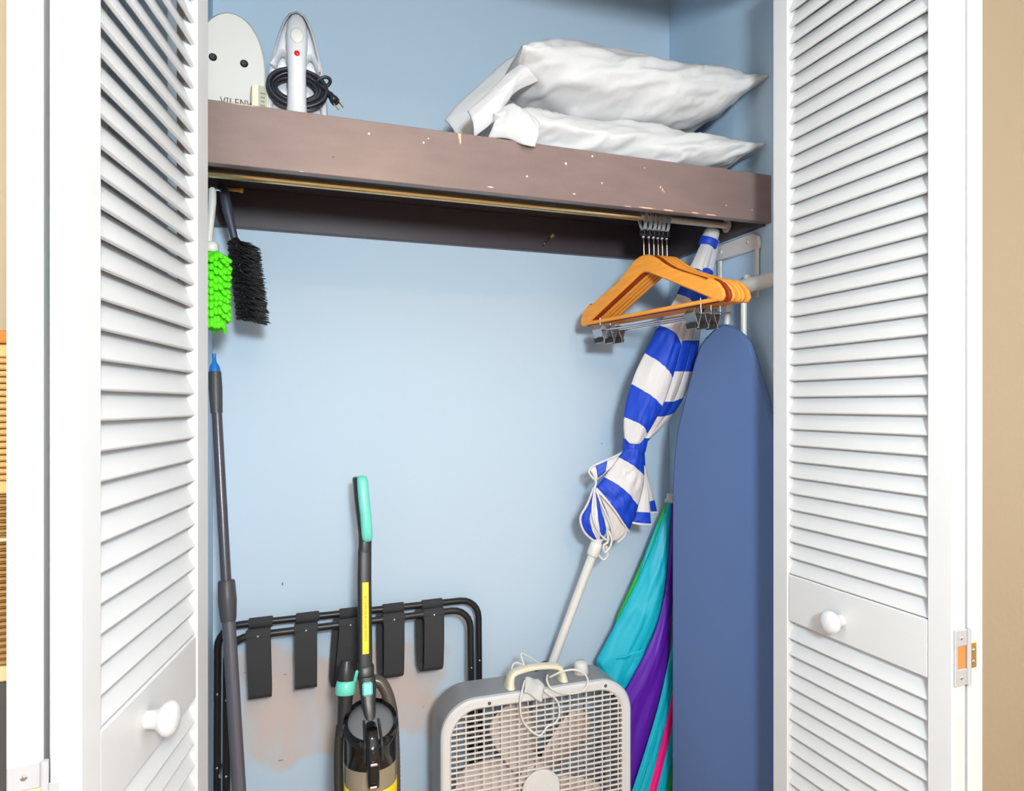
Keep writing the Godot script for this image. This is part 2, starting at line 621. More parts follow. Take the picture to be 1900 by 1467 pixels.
# ---------------------------------------------------------------- louvred bifold doors
const LEAF_T := 0.03
const PITCH := 0.033
func make_leaf(index: int, near: Vector2, ang: float, face: float, stile_near: float, louvre: float, stile_far: float, label: String) -> Node3D:
	var o := Node3D.new()
	o.name = "door_%d" % index
	add_child(o)
	tag(o, label, "door", "", "structure")
	var e := Vector3(sin(ang), 0, -cos(ang))
	o.transform = Transform3D(Basis(e, Vector3.UP, e.cross(Vector3.UP)), Vector3(near.x, 0.015, -near.y))
	var H := 2.12
	var z := -face * LEAF_T * 0.5
	var L := stile_near + louvre + stile_far
	var mb := MB.new()
	mb.box(Transform3D(Basis(), Vector3(stile_near / 2, H / 2, z)), Vector3(stile_near, H, LEAF_T), 0.0022)
	part("stile", mb, M.white, o)
	mb = MB.new()
	mb.box(Transform3D(Basis(), Vector3(L - stile_far / 2, H / 2, z)), Vector3(stile_far, H, LEAF_T), 0.0022)
	part("stile", mb, M.white, o)
	var y0 := EYE - 0.349 - 0.015    # top of the lock rail
	var y1 := EYE - 0.444 - 0.015
	for r in [[0.0, 0.11], [y1, y0], [H - 0.075, H]]:
		mb = MB.new()
		mb.box(Transform3D(Basis(), Vector3(stile_near + louvre / 2, (r[0] + r[1]) / 2, z)), Vector3(louvre, r[1] - r[0], LEAF_T - 0.003), 0.002)
		part("rail", mb, M.white, o)
	mb = MB.new()
	var tilt := 0.45
	mb.box(Transform3D(Basis(Vector3.RIGHT, -face * tilt), Vector3.ZERO), Vector3(louvre + 0.004, 0.0415, 0.0060), 0.0012)
	var sm := mb.mesh()
	var ys := []
	var y: float = y0 + 0.0200
	while y < H - 0.085:
		ys.append(y)
		y += PITCH
	y = y1 - 0.0190
	while y > 0.12:
		ys.append(y)
		y -= PITCH
	for yy in ys:
		var s := part("slat", sm, M.white, o)
		s.position = Vector3(stile_near + louvre / 2, yy, z + rng.randf_range(-0.0004, 0.0004))
		s.rotation.x = rng.randf_range(-0.012, 0.012)
	return o

func knob(o: Node3D, x: float, y: float, face: float):
	var mb := MB.new()
	mb.lathe(Vector3(x, y, 0), Vector3(0, 0, face), [[0.011, -0.003], [0.0115, 0.006], [0.0125, 0.012], [0.017, 0.0165], [0.0205, 0.021], [0.0215, 0.0255], [0.02, 0.03], [0.015, 0.0345], [0.008, 0.0365], [0.0, 0.037]], 28)
	part("knob", mb, M.white, o)

func hinge(o: Node3D, face: float, big: Material, small: Material):
	# plate with a window on this leaf's edge, tab of the other leaf folded into it; edge plane is local x = 0
	var y := EYE - 0.352 - 0.015
	var zc := -face * LEAF_T * 0.5
	var sub := Node3D.new()
	sub.name = "hinge"
	o.add_child(sub, true)
	var mb := MB.new()
	var w := LEAF_T * 0.92
	for q in [[y - 0.013, 0.026], [y - 0.075, 0.026]]:
		mb.box(Transform3D(Basis(), Vector3(-0.0014, q[0], zc)), Vector3(0.0040, q[1], w), 0.0012)
	mb.box(Transform3D(Basis(), Vector3(-0.0014, y - 0.044, -face * 0.0045)), Vector3(0.0040, 0.04, 0.006), 0.0012)
	part("plate", mb, big, sub)
	mb = MB.new()
	var zt := -face * (LEAF_T * 1.0 + 0.002)
	mb.tube([Vector3(-0.003, y, zt), Vector3(-0.003, y - 0.088, zt)], 0.0035, 12)
	part("knuckle", mb, big, sub)
	mb = MB.new()
	mb.box(Transform3D(Basis(), Vector3(-0.001, y - 0.044, -face * (LEAF_T + 0.013))), Vector3(0.002, 0.04, 0.018), 0.0008)
	part("tab", mb, small, sub)
	mb = MB.new()
	mb.box(Transform3D(Basis(), Vector3(-0.0002, y - 0.044, -face * (LEAF_T * 0.62))), Vector3(0.0016, 0.036, 0.02), 0.0)
	part("bare_wood", mb, M.bare if M.has("bare") else M.wood, sub)
	mb = MB.new()
	for q in [[y - 0.013, zc], [y - 0.075, zc], [y - 0.036, -face * (LEAF_T + 0.014)], [y - 0.054, -face * (LEAF_T + 0.014)]]:
		mb.lathe(Vector3(-0.0034 if q[1] == zc else -0.0018, q[0], q[1]), Vector3.LEFT, [[0.003, 0.0], [0.0028, 0.0008], [0.001, 0.0012]], 12)
	part("screw", mb, M.steel, sub)

func make_doors():
	M.bare = paint(rgb(214, 196, 160), 0.6)
	var th := deg_to_rad(10.6)
	var a := make_leaf(1, Vector2(-0.2700, 0.752), deg_to_rad(-5.5), -1.0, 0.042, 0.293, 0.05, "outer leaf of the left white louvred bifold door, folded against the tan wall")
	var b := make_leaf(2, Vector2(-0.2065, 0.7506), th, 1.0, 0.042, 0.293, 0.05, "inner leaf of the left white louvred bifold door, slats and knob facing the closet")
	var c := make_leaf(3, Vector2(0.968, 0.741), deg_to_rad(-2.2), -1.0, 0.042, 0.301, 0.042, "inner leaf of the right white louvred bifold door, knob on its middle rail")
	var d := make_leaf(4, Vector2(1.0345, 0.741), deg_to_rad(2.5), 1.0, 0.042, 0.301, 0.042, "outer leaf of the right white louvred bifold door beside the tan wall")
	knob(b, 0.158, EYE - 0.392 - 0.015, 1.0)
	knob(c, 0.212, EYE - 0.403 - 0.015, -1.0)
	# the left hinge plate sits on the outer leaf, the right one on the inner leaf
	M.hinge = paint(rgb(168, 168, 172), 0.4)
	hinge(a, -1.0, M.hinge, M.hinge)
	M.bare = paint(rgb(196, 130, 66), 0.6)
	hinge(c, -1.0, M.hinge, M.brass)

# ---------------------------------------------------------------- shelf and rod
var shelf_top := 0.0
func make_shelf():
	var top := at(388, 184, D_FRONT).y
	var bot := at(388, 301, D_FRONT).y
	shelf_top = top
	var x0 := X_LEFT
	var x1 := X_RIGHT
	var t := thing("closet_shelf", "dark brown painted closet shelf with a deep chipped front edge", "shelf", Vector3(0.45, bot, -1.5))
	var mb := MB.new(t.position)
	# fascia, front face carries the chips
	mb.smooth(false)
	var zf := -D_FRONT
	mb.quad(Vector3(x0, bot + 0.001, zf), Vector3(x1, bot + 0.001, zf), Vector3(x1, top - 0.001, zf), Vector3(x0, top - 0.001, zf), Vector3.BACK, Vector2(0, 0.97), Vector2(1, 0.97), Vector2(1, 0.03), Vector2(0, 0.03))
	var uu := Vector2(0.003, 0.5)
	for q in [[bot, bot + 0.001, zf - 0.001, zf], [top, top - 0.001, zf - 0.001, zf]]:
		mb.quad(Vector3(x0, q[0], q[2]), Vector3(x1, q[0], q[2]), Vector3(x1, q[1], q[3]), Vector3(x0, q[1], q[3]), Vector3(0, q[0] - q[1], 0.001), uu, uu, uu, uu)
	mb.quad(Vector3(x0, bot, zf - 0.001), Vector3(x1, bot, zf - 0.001), Vector3(x1, bot, zf - 0.019), Vector3(x0, bot, zf - 0.019), Vector3.DOWN, uu, uu, uu, uu)
	mb.quad(Vector3(x0, top, zf - 0.001), Vector3(x1, top, zf - 0.001), Vector3(x1, top, zf - 0.019), Vector3(x0, top, zf - 0.019), Vector3.UP, uu, uu, uu, uu)
	mb.quad(Vector3(x0, bot, zf - 0.019), Vector3(x1, bot, zf - 0.019), Vector3(x1, top, zf - 0.019), Vector3(x0, top, zf - 0.019), Vector3.FORWARD, uu, uu, uu, uu)
	var fm := paint(Color.WHITE, 0.32)
	fm.albedo_texture = fascia_image(x0, x1, bot, top)
	part("fascia", mb, fm, t)
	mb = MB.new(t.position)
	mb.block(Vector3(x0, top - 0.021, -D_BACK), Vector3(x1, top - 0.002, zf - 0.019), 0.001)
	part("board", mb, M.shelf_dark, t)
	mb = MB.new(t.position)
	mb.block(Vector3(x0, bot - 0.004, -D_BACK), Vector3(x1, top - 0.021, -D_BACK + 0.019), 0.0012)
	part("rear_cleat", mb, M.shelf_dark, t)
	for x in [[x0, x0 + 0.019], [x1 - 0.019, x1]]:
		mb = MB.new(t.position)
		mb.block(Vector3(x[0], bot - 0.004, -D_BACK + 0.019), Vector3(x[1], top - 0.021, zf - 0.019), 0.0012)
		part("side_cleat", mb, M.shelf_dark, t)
	for q in [[1244, 441], [1246, 469]]:
		mb = MB.new(t.position)
		var p := at(q[0], q[1], D_BACK - 0.019)
		mb.lathe(p, Vector3.BACK, [[0.0045, -0.001], [0.0045, 0.001], [0.003, 0.002], [0.0, 0.0022]], 14)
		part("screw", mb, M.plastic_white, t)
	# a loose wall anchor and screw sticking out of the rear cleat
	var sc := thing("screw", "bare screw with a tan plug sticking out of the dark cleat under the shelf", "screw", at(1024, 438, D_BACK - 0.02))
	mb = MB.new(sc.position)
	var p0 := at(1025, 437, D_BACK - 0.021)
	var p1 := at(1010, 452, D_BACK - 0.055)
	mb.tube([p0, p1], 0.0024, 8)
	part("shank", mb, M.steel, sc)
	mb = MB.new(sc.position)
	mb.lathe(p0 - (p1 - p0).normalized() * 0.002, p1 - p0, [[0.0055, 0.0], [0.0055, 0.003], [0.004, 0.012], [0.0035, 0.016]], 12)
	part("plug", mb, paint(rgb(216, 176, 96), 0.5), sc)
	# the telescopic rod
	var d := 1.434
	var ry := at(388, 320, d).y
	var joint := at(1187, 405, d).x
	var r := thing("clothes_rod", "two-piece metal clothes rod running under the dark shelf", "rod", Vector3(0.45, ry, -d))
	var rod_m := paint(rgb(214, 196, 150), 0.22, 0.85)
	mb = MB.new(r.position)
	mb.tube([Vector3(x0 + 0.019, ry, -d), Vector3(joint, ry, -d)], 0.0098, 24)
	part("outer_tube", mb, rod_m, r, "thicker brass-toned tube")
	mb = MB.new(r.position)
	mb.tube([Vector3(joint - 0.03, ry, -d), Vector3(x1 - 0.02, ry, -d)], 0.0082, 24)
	part("inner_tube", mb, paint(rgb(222, 214, 200), 0.35, 0.3), r, "thinner pale tube")
	for x in [x0 + 0.021, x1 - 0.024]:
		mb = MB.new(r.position)
		mb.lathe(Vector3(x, ry, -d), Vector3.RIGHT, [[0.018, -0.0025], [0.018, 0.001], [0.0125, 0.003], [0.0125, 0.005]], 24)
		part("end_cap", mb, paint(rgb(206, 200, 190), 0.4), r)

func fascia_image(x0: float, x1: float, y0: float, y1: float) -> ImageTexture:
	var W := 1600
	var H := 142
	var img := Image.create(W, H, true, Image.FORMAT_RGB8)
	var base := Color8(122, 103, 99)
	for j in H:
		for i in W:
			var k := 1.0 + 0.05 * noise.get_noise_2d(i * 0.006, j * 0.02) + 0.02 * noise.get_noise_2d(i * 0.2, j * 0.2)
			img.set_pixel(i, j, Color(base.r * k, base.g * k, base.b * k))
	var chips := [[853, 250, 7, 22, 0], [854, 262, 4, 14, 0], [685, 249, 4, 4, 1], [786, 266, 4, 4, 1], [795, 259, 2, 3, 1], [1050, 304, 5, 5, 1], [1099, 291, 4, 4, 1], [978, 326, 4, 4, 1], [1117, 339, 3, 4, 1], [1196, 313, 2, 2, 1],
		[1226, 347, 4, 5, 0], [1229, 351, 4, 5, 0], [1232, 355, 3, 4, 0], [618, 290, 4, 3, 2], [560, 318, 14, 4, 1], [700, 222, 50, 2, 0], [800, 240, 60, 2, 0], [880, 250, 30, 3, 0], [910, 345, 16, 2, 1],
		[1165, 381, 20, 2, 0], [1200, 384, 42, 3, 0], [1240, 388, 30, 3, 0], [1290, 393, 22, 3, 0], [1320, 397, 34, 3, 0], [1065, 358, 8, 2, 1], [1395, 388, 2, 2, 1], [1348, 380, 4, 3, 0], [450, 196, 60, 2, 0], [620, 215, 20, 3, 0]]
	var cc := [Color8(226, 184, 150), Color8(236, 226, 220), Color8(60, 50, 48)]
	for c in chips:
		var p := at(c[0], c[1], D_FRONT)
		var i: int = int((p.x - x0) / (x1 - x0) * W)
		var j: int = clamp(int((y1 - p.y) / (y1 - y0) * H), 2, H - 3)
		var w: int = max(1, int(c[2] * 1.25))
		var h: int = max(1, int(c[3] * 1.25))
		for a in range(-w / 2, w / 2 + 1):
			for b in range(-h / 2, h / 2 + 1):
				if abs(a) / (w * 0.5 + 0.5) + abs(b) / (h * 0.5 + 0.5) * 0.6 + noise.get_noise_2d(i + a * 0.6, j + b * 0.9) * 0.5 < 0.95:
					if i + a >= 0 and i + a < W and j + b >= 0 and j + b < H:
						img.set_pixel(i + a, j + b, cc[c[4]])
	img.generate_mipmaps()
	return ImageTexture.create_from_image(img)

# ---------------------------------------------------------------- pillows
func pillow_shell(mb: MB, c: Vector3, L: float, W: float, H: float, base: float, lift: Callable, seed_: float, amp: float):
	var rings := []
	var ns := 90
	var nk := 72
	for i in ns + 1:
		var s := -1.0 + 2.0 * i / ns
		s = sin(s * PI * 0.5) * 0.5 + s * 0.5
		var ps: float
		if s < 0.0:
			ps = pow(max(0.0, 1.0 - pow(-s, 4.0)), 0.55)
		else:
			ps = pow(max(0.0, 1.0 - pow(s, 3.2)), 0.72)
		ps = max(ps, 0.2)
		var pinch := 1.0 - 0.10 * (1.0 - pow(abs(s), 3.0))
		var ring := []
		for k in nk:
			var a := TAU * k / nk
			var t: float = sign(cos(a)) * pow(abs(cos(a)), 0.85)
			var hh: float = pow(max(0.0, 1.0 - pow(abs(t), 2.6)), 0.55) * sign(sin(a))
			var x := c.x + s * L * 0.5 * (1.0 - 0.04 * (1.0 - t * t))
			var z := c.z + t * W * 0.5 * pinch
			var y = c.y + hh * H * 0.5 * ps + lift.call(s, t)
			# creases running in from the ends and along the front
			var cr := noise.get_noise_3d(x * 3.0 + seed_ + z * 2.0, y * 13.0 - x * 3.0, z * 6.0 + seed_)
			var rg = 1.0 - abs(cr) * 2.4
			var cr2 := noise.get_noise_3d(x * 9.0 + seed_, y * 9.0 + x * 5.0, z * 8.0)
			var endw: float = 0.45 + 0.75 * pow(abs(s), 3.0)
			var dsp: float = amp * (max(rg, 0.0) * 0.9 - 0.45) + amp * 0.35 * cr2 * endw
			var outd := Vector3(0.25 * s, hh, t).normalized()
			var p = Vector3(x, y, z) + outd * dsp * clamp(ps * 2.0, 0.0, 1.0)
			p.y = max(p.y, base + 0.001)
			ring.append(p)
		rings.append(ring)
	mb.loft(rings)

func flap(top: Array, bot: Array, bulge: float, seed_: float, cols := 16) -> MB:
	var mb := MB.new()
	var A := curve(ats(top), 20)
	var B := curve(ats(bot), 20)
	var g := []
	for i in A.size():
		var row := []
		for k in cols + 1:
			var f := float(k) / cols
			var p: Vector3 = A[i].lerp(B[i], f)
			p.z += bulge * sin(PI * f) + 0.004 * noise.get_noise_2d(i * 0.35 + seed_, f * 4.0)
			row.append(p)
		g.append(row)
	mb.sheet(g, Vector3(0, 0, -0.0035))
	return mb

func make_pillows():
	var y := shelf_top
	var low := thing("pillow", "lower white pillow lying directly on the dark shelf, its left corner drooping over the edge", "pillow", Vector3(0.74, y, -1.51), "white pillows stacked on the shelf")
	var mb := MB.new(low.position)
	pillow_shell(mb, Vector3(0.735, y + 0.066, -1.505), 0.685, 0.40, 0.160, y, func(s, t): return 0.022 * pow(max(s, 0.0), 3.0) - 0.01, 3.0, 0.016)
	part("pillowcase", mb, M.cloth_white, low)
	mb = flap([[925, 205, 1.335], [950, 192, 1.315], [975, 205, 1.30], [1000, 225, 1.298]], [[905, 256, 1.33], [940, 256, 1.305], [972, 268, 1.284], [993, 272, 1.283]], 0.012, 1.0)
	mb.org = Vector3.ZERO
	var f := part("drooping_corner", mb, M.cloth_white, low)
	f.position = -low.position
	var up := thing("pillow", "upper white pillow resting on the other pillow, open pillowcase end hanging at its left", "pillow", Vector3(0.77, y + 0.13, -1.5), "white pillows stacked on the shelf")
	mb = MB.new(up.position)
	pillow_shell(mb, Vector3(0.772, y + 0.216, -1.50), 0.635, 0.40, 0.170, 0.0, func(s, t): return 0.030 * pow(max(s, 0.0), 3.0) - 0.01 * pow(max(-s, 0.0), 3.0), 17.0, 0.016)
	part("pillowcase", mb, M.cloth_white, up)
	mb = flap([[825, 222, 1.50], [850, 192, 1.50], [895, 152, 1.49], [930, 118, 1.48], [968, 96, 1.47], [1010, 84, 1.46]], [[852, 268, 1.50], [875, 262, 1.49], [905, 235, 1.48], [935, 205, 1.47], [970, 180, 1.46], [1010, 160, 1.45]], 0.016, 4.0)
	f = part("open_end", mb, M.cloth_white, up)
	f.position = -up.position
	mb = flap([[868, 206, 1.335], [905, 172, 1.34], [935, 142, 1.345], [965, 118, 1.35], [1000, 100, 1.37]], [[880, 254, 1.325], [915, 226, 1.325], [940, 192, 1.33], [960, 168, 1.34], [1000, 150, 1.36]], 0.014, 9.0)
	f = part("open_end", mb, M.cloth_white, up)
	f.position = -up.position

# ---------------------------------------------------------------- iron
func arch(w: float, h: float, n := 26) -> PackedVector2Array:
	# pointed sole outline: flat heel at the bottom, tip on top
	var p := PackedVector2Array()
	for i in n + 1:
		var f := float(i) / n
		p.append(Vector2(w * 0.5 * pow(cos(f * PI * 0.5), 0.44), h * f))
	for i in range(n - 1, -1, -1):
		var f := float(i) / n
		p.append(Vector2(-w * 0.5 * pow(cos(f * PI * 0.5), 0.44), h * f))
	return p

func make_iron():
	var base := shelf_top
	var zc := -1.44
	var xc := at(551, 100, 1.40).x
	var h := at(548, 29, 1.43).y - base
	var t := thing("steam_iron", "silver steam iron standing on its heel, black cord wound round the handle", "iron", Vector3(xc, base, zc))
	var X := Vector3.RIGHT
	var Y := Vector3.UP
	var Z := Vector3.BACK
	var w := 0.128
	var mb := MB.new()
	mb.prism(arch(w, h), Vector3(0, 0.001, 0), X, Y, Z, 0.008, 0.0015)
	part("soleplate", mb, M.steel, t)
	mb = MB.new()
	mb.prism(arch(w * 0.95, h * 0.965), Vector3(0, 0.001, 0.008), X, Y, Z, 0.022, 0.005)
	var shell := paint(rgb(224, 226, 232), 0.22, 0.25)
	part("body", mb, shell, t)
	# hood: arch with two arched openings beside the handle
	var hood := PackedVector2Array()
	var src := arch(w * 0.93, h * 0.95, 34)
	var y_cut := h * 0.55
	for p in src:
		if p.y >= y_cut: hood.append(p)
	var under := PackedVector2Array()
	var xl := hood[hood.size() - 1].x
	var bumps := [[xl, xl + 0.008, 0.0], [xl + 0.008, -0.014, 1.0], [-0.014, 0.014, 0.0], [0.014, -xl - 0.008, 1.0], [-xl - 0.008, -xl, 0.0]]
	for b in bumps:
		for i in 7:
			var f := i / 6.0
			hood.append(Vector2(lerp(b[0], b[1], f), y_cut - (0.018 if b[2] == 0.0 else 0.018 * (1.0 - pow(sin(PI * f), 0.6)) - 0.012 * sin(PI * f))))
	mb = MB.new()
	mb.prism(hood, Vector3(0, 0, 0.030), X, Y, Z, 0.026, 0.006)
	part("hood", mb, shell, t)
	for s in [-1.0, 1.0]:
		mb = MB.new()
		var rail := []
		for i in 8:
			var f := i / 7.0
			rail.append(Vector3(s * (w * 0.455 * pow(cos(f * 0.56 * PI * 0.5), 0.44) - 0.004), 0.002 + f * h * 0.54, 0.036))
		mb.tube(rail, 0.0068, 12)
		part("side_rail", mb, shell, t)
	# handle column from nose to heel, proud of the hood
	mb = MB.new()
	var rings := []
	for q in [[0.0, 0.019, 0.014, 0.066], [0.006, 0.0205, 0.016, 0.066], [0.05, 0.0185, 0.0155, 0.07], [0.10, 0.0175, 0.0155, 0.072], [0.135, 0.0185, 0.016, 0.07], [0.165, 0.0205, 0.017, 0.066], [0.192, 0.021, 0.017, 0.058], [0.218, 0.018, 0.015, 0.048], [h - 0.012, 0.009, 0.009, 0.034], [h - 0.004, 0.003, 0.004, 0.024]]:
		rings.append(oval(Vector3(0, q[0] + 0.001, q[3]), X * q[1], Z * q[2], 24, 0.8))
	mb.loft(rings)
	part("handle", mb, paint(rgb(206, 208, 212), 0.28, 0.1), t)
	mb = MB.new()
	mb.lathe(Vector3(0, 0.178, 0.0785), Vector3(0, 0.28, 1), [[0.0125, -0.006], [0.0125, 0.003], [0.0105, 0.0045], [0.0, 0.005]], 28, Vector2(1.0, 1.45))
	part("steam_button", mb, M.plastic_white, t)
	mb = MB.new()
	mb.lathe(Vector3(0, 0.140, 0.0855), Vector3(0, 0.1, 1), [[0.0052, -0.003], [0.0052, 0.002], [0.004, 0.003], [0.0, 0.0035]], 18)
	part("lamp_lens", mb, paint(rgb(206, 14, 26), 0.25), t, "red indicator lens")
	# heel shoe at the bottom
	mb = MB.new()
	mb.box(Transform3D(Basis(), Vector3(0, 0.006, 0.040)), Vector3(0.112, 0.010, 0.052), 0.004)
	part("heel", mb, shell, t)
	# cord wound round the handle
	var cord := MB.new()
	var blk := paint(rgb(30, 33, 42), 0.38)
	for k in 9:
		var pts := []
		for i in 44:
			var a := TAU * i / 44.0
			var rx := 0.056 - 0.0052 * (k % 4) + 0.001 * sin(k * 2.3)
			var ry := 0.040 - 0.0048 * (k % 4)
			pts.append(Vector3(cos(a) * rx + 0.002 * sin(k * 1.7), 0.083 + 0.002 * cos(k * 2.1) + sin(a) * ry, 0.050 + 0.0078 * (k / 4) - 0.006 * sin(a) + 0.002 * sin(2.0 * a + k)))
		cord.tube(pts, 0.0042, 9, true)
	part("cord", cord, blk, t)
	# the end with the plug, held in its own loop
	mb = MB.new()
	var lp := []
	for i in 24:
		var a := TAU * i / 24.0
		lp.append(Vector3(0.052 + 0.013 * cos(a), 0.104 + 0.0075 * sin(a) + 0.004 * cos(a), 0.058 + 0.006 * sin(a)))
	mb.tube(lp, 0.0036, 8, true)
	mb.tube(curve([Vector3(0.040, 0.100, 0.058), Vector3(0.050, 0.092, 0.064), Vector3(0.060, 0.080, 0.066)], 8), 0.0042, 8)
	var pd := Vector3(0.55, -0.75, 0.2).normalized()
	mb.lathe(Vector3(0.058, 0.084, 0.066), pd, [[0.0045, 0.0], [0.0055, 0.006], [0.0085, 0.010], [0.0095, 0.020], [0.0115, 0.022], [0.0115, 0.030], [0.0, 0.031]], 16, Vector2(1.0, 0.8))
	part("plug", mb, blk, t)
	mb = MB.new()
	var pe := Vector3(0.058, 0.084, 0.066) + pd * 0.030
	for s in [-1.0, 1.0]:
		var o2 = Vector3(0.75, 0.55, 0.0).normalized() * 0.0055 * s
		mb.box(Transform3D(Basis(pd, pd.cross(Vector3.BACK).normalized(), Vector3.BACK), pe + o2 + pd * 0.008), Vector3(0.018, 0.0016, 0.006), 0.0004)
	part("prong", mb, M.brass, t)

func make_iron_rest():
	var d := 1.455
	var xc := -0.131
	var top := at(430, 32, d).y
	var t := thing("iron_rest_panel", "white round-topped panel with two dark screw holes standing at the left end of the shelf", "iron rest", Vector3(xc, shelf_top, -d))
	var poly := PackedVector2Array()
	var h := top - shelf_top
	var w := 0.136
	poly.append(Vector2(-w / 2, 0))
	poly.append(Vector2(w / 2, 0))
	for i in 21:
		var a := PI * i / 20.0
		poly.append(Vector2(cos(a) * w / 2, h * 0.50 + pow(sin(a), 0.9) * h * 0.50))
	var mb := MB.new()
	mb.prism(poly, Vector3.ZERO, Vector3.RIGHT, Vector3.UP, Vector3.BACK, 0.020, 0.004)
	part("panel", mb, M.plastic_white, t)
	var dark := paint(rgb(34, 44, 44), 0.5)
	for q in [[395, 106], [453, 118]]:
		mb = MB.new()
		var p := at(q[0], q[1], d - 0.02) - t.position
		p.z = 0.020
		mb.lathe(p, Vector3.BACK, [[0.0078, -0.002], [0.0078, 0.0006], [0.0066, 0.0012], [0.004, 0.0009], [0.0, 0.0008]], 22)
		part("screw_hole", mb, dark, t, "dark round screw hole")
	var tm := TextMesh.new()
	tm.text = "VILFNV"
	tm.font = SystemFont.new()
	tm.font.font_names = PackedStringArray(["Droid Sans"])
	tm.font_size = 28
	tm.pixel_size = 0.00068
	tm.depth = 0.0006
	var o := part("lettering", tm, M.rubber, t, "worn dark lettering")
	o.position = at(438, 190, d - 0.02) - t.position
	o.position.z = 0.0203
	# small box beside it
	var bx := thing("small_box", "small cream box with a grey printed side between the white panel and the iron", "box", Vector3(at(481, 185, 1.39).x, shelf_top, -1.40))
	mb = MB.new()
	mb.box(Transform3D(Basis(Vector3.UP, 0.18), Vector3(0, 0.041, 0)), Vector3(0.031, 0.082, 0.022), 0.001)
	part("carton", mb, M.cream, bx)
	mb = MB.new()
	mb.box(Transform3D(Basis(Vector3.UP, 0.18), Vector3(0.0065, 0.042, 0.0107)), Vector3(0.016, 0.078, 0.0012), 0.0003)
	part("label_panel", mb, paint(rgb(176, 176, 160), 0.6), bx, "grey label")
	mb = MB.new()
	for k in 5:
		mb.box(Transform3D(Basis(Vector3.UP, 0.18), Vector3(0.0065, 0.066 - 0.008 * k, 0.0113)), Vector3(0.009 - 0.001 * (k % 3), 0.003, 0.0008), 0.0)
	part("print_line", mb, paint(rgb(128, 128, 116), 0.6), bx)

# ---------------------------------------------------------------- hangers on the rod
func hanger_outline() -> PackedVector2Array:
	var top := [[0.0, 0.0], [0.012, -0.001], [0.026, -0.006], [0.042, -0.017], [0.060, -0.033], [0.085, -0.050], [0.115, -0.065], [0.15, -0.081], [0.178, -0.095], [0.183, -0.092], [0.192, -0.096], [0.208, -0.108], [0.220, -0.126], [0.2225, -0.140], [0.217, -0.149], [0.208, -0.151]]
	var bot := [[0.190, -0.142], [0.150, -0.120], [0.10, -0.093], [0.05, -0.066], [0.012, -0.046], [0.0, -0.043]]
	var p := PackedVector2Array()
	var half := top + bot
	for q in half:
		p.append(Vector2(q[0], q[1]))
	for i in range(half.size() - 2, 0, -1):
		p.append(Vector2(-half[i][0], half[i][1]))
	return p

func make_hanger(wood: Material, clips: bool, label: String) -> Node3D:
	# origin on the rod's axis; the body hangs in the local x-y plane
	var t := thing("wooden_hanger", label, "hanger", Vector3.ZERO, "hotel hangers on the rod")
	var mb := MB.new()
	# flat ring round the rod
	var loop := []
	for i in 28:
		var a := TAU * i / 28.0
		var r := 0.0125
		var p := Vector3(sin(a) * r, cos(a) * r + 0.002, 0)
		if p.y < -0.004:
			p.x *= 1.0 - 0.2 * clamp((-0.004 - p.y) / 0.012, 0.0, 1.0)
			p.y = -0.004 + (p.y + 0.004) * 4.6
		loop.append(p)
	var rings := []
	for p in loop + [loop[0]]:
		var n := Vector3(p.x, p.y, 0).normalized() * 0.0009
		rings.append([p + n + Vector3(0, 0, 0.0054), p + n - Vector3(0, 0, 0.0054), p - n - Vector3(0, 0, 0.0054), p - n + Vector3(0, 0, 0.0054)])
	mb.smooth(false)
	mb.loft(rings, true, false, false)
	part("rod_ring", mb, paint(rgb(176, 178, 180), 0.35, 0.3), t)
	var yb := -0.096
	mb = MB.new()
	mb.box(Transform3D(Basis(), Vector3(0, -0.0385, 0)), Vector3(0.017, 0.012, 0.0112), 0.0015)
	part("collar", mb, M.black, t)
	mb = MB.new()
	mb.lathe(Vector3(0, -0.0535, 0), Vector3.UP, [[0.0, 0.0], [0.003, 0.001], [0.0045, 0.004], [0.003, 0.0075], [0.0025, 0.009]], 14)
	mb.tube([Vector3(0, -0.046, 0), Vector3(0, yb - 0.006, 0)], 0.0021, 10)
	part("stem", mb, M.chrome, t)
	mb = MB.new()
	mb.prism(hanger_outline(), Vector3(0, yb, -0.0055), Vector3.RIGHT, Vector3.UP, Vector3.BACK, 0.011, 0.003)
	part("shoulders", mb, wood, t)
	mb = MB.new()
	mb.tube([Vector3(-0.206, yb - 0.144, 0), Vector3(0.206, yb - 0.144, 0)], 0.0052, 14)
	part("trouser_bar", mb, wood, t)
	if clips:
		var cb := Node3D.new()
		cb.name = "clip_bar"
		t.add_child(cb, true)
		mb = MB.new()
		mb.tube([Vector3(-0.175, yb - 0.170, 0), Vector3(0.185, yb - 0.170, 0)], 0.0021, 10)
		for x in [-0.15, 0.16]:
			mb.tube([Vector3(x, yb - 0.135, 0.0035), Vector3(x, yb - 0.170, 0.0025)], 0.0014, 8)
		part("wire", mb, M.chrome, cb)
		for x in [-0.155, 0.135]:
			mb = MB.new()
			for s in [-1.0, 1.0]:
				var b := Basis(Vector3.RIGHT, s * 0.42)
				mb.box(Transform3D(b, Vector3(x, yb - 0.184, s * 0.0062)), Vector3(0.030, 0.040, 0.0014), 0.0005)
				mb.box(Transform3D(Basis(Vector3.RIGHT, -s * 0.7), Vector3(x, yb - 0.162, s * 0.010)), Vector3(0.024, 0.018, 0.0014), 0.0005)
			part("clip", mb, M.steel, cb)
			mb = MB.new()
			for s in [-1.0, 1.0]:
				mb.box(Transform3D(Basis(Vector3.RIGHT, s * 0.42), Vector3(x, yb - 0.196, s * 0.0075)), Vector3(0.026, 0.012, 0.003), 0.0008)
			part("pad", mb, M.rubber, cb)
	return t

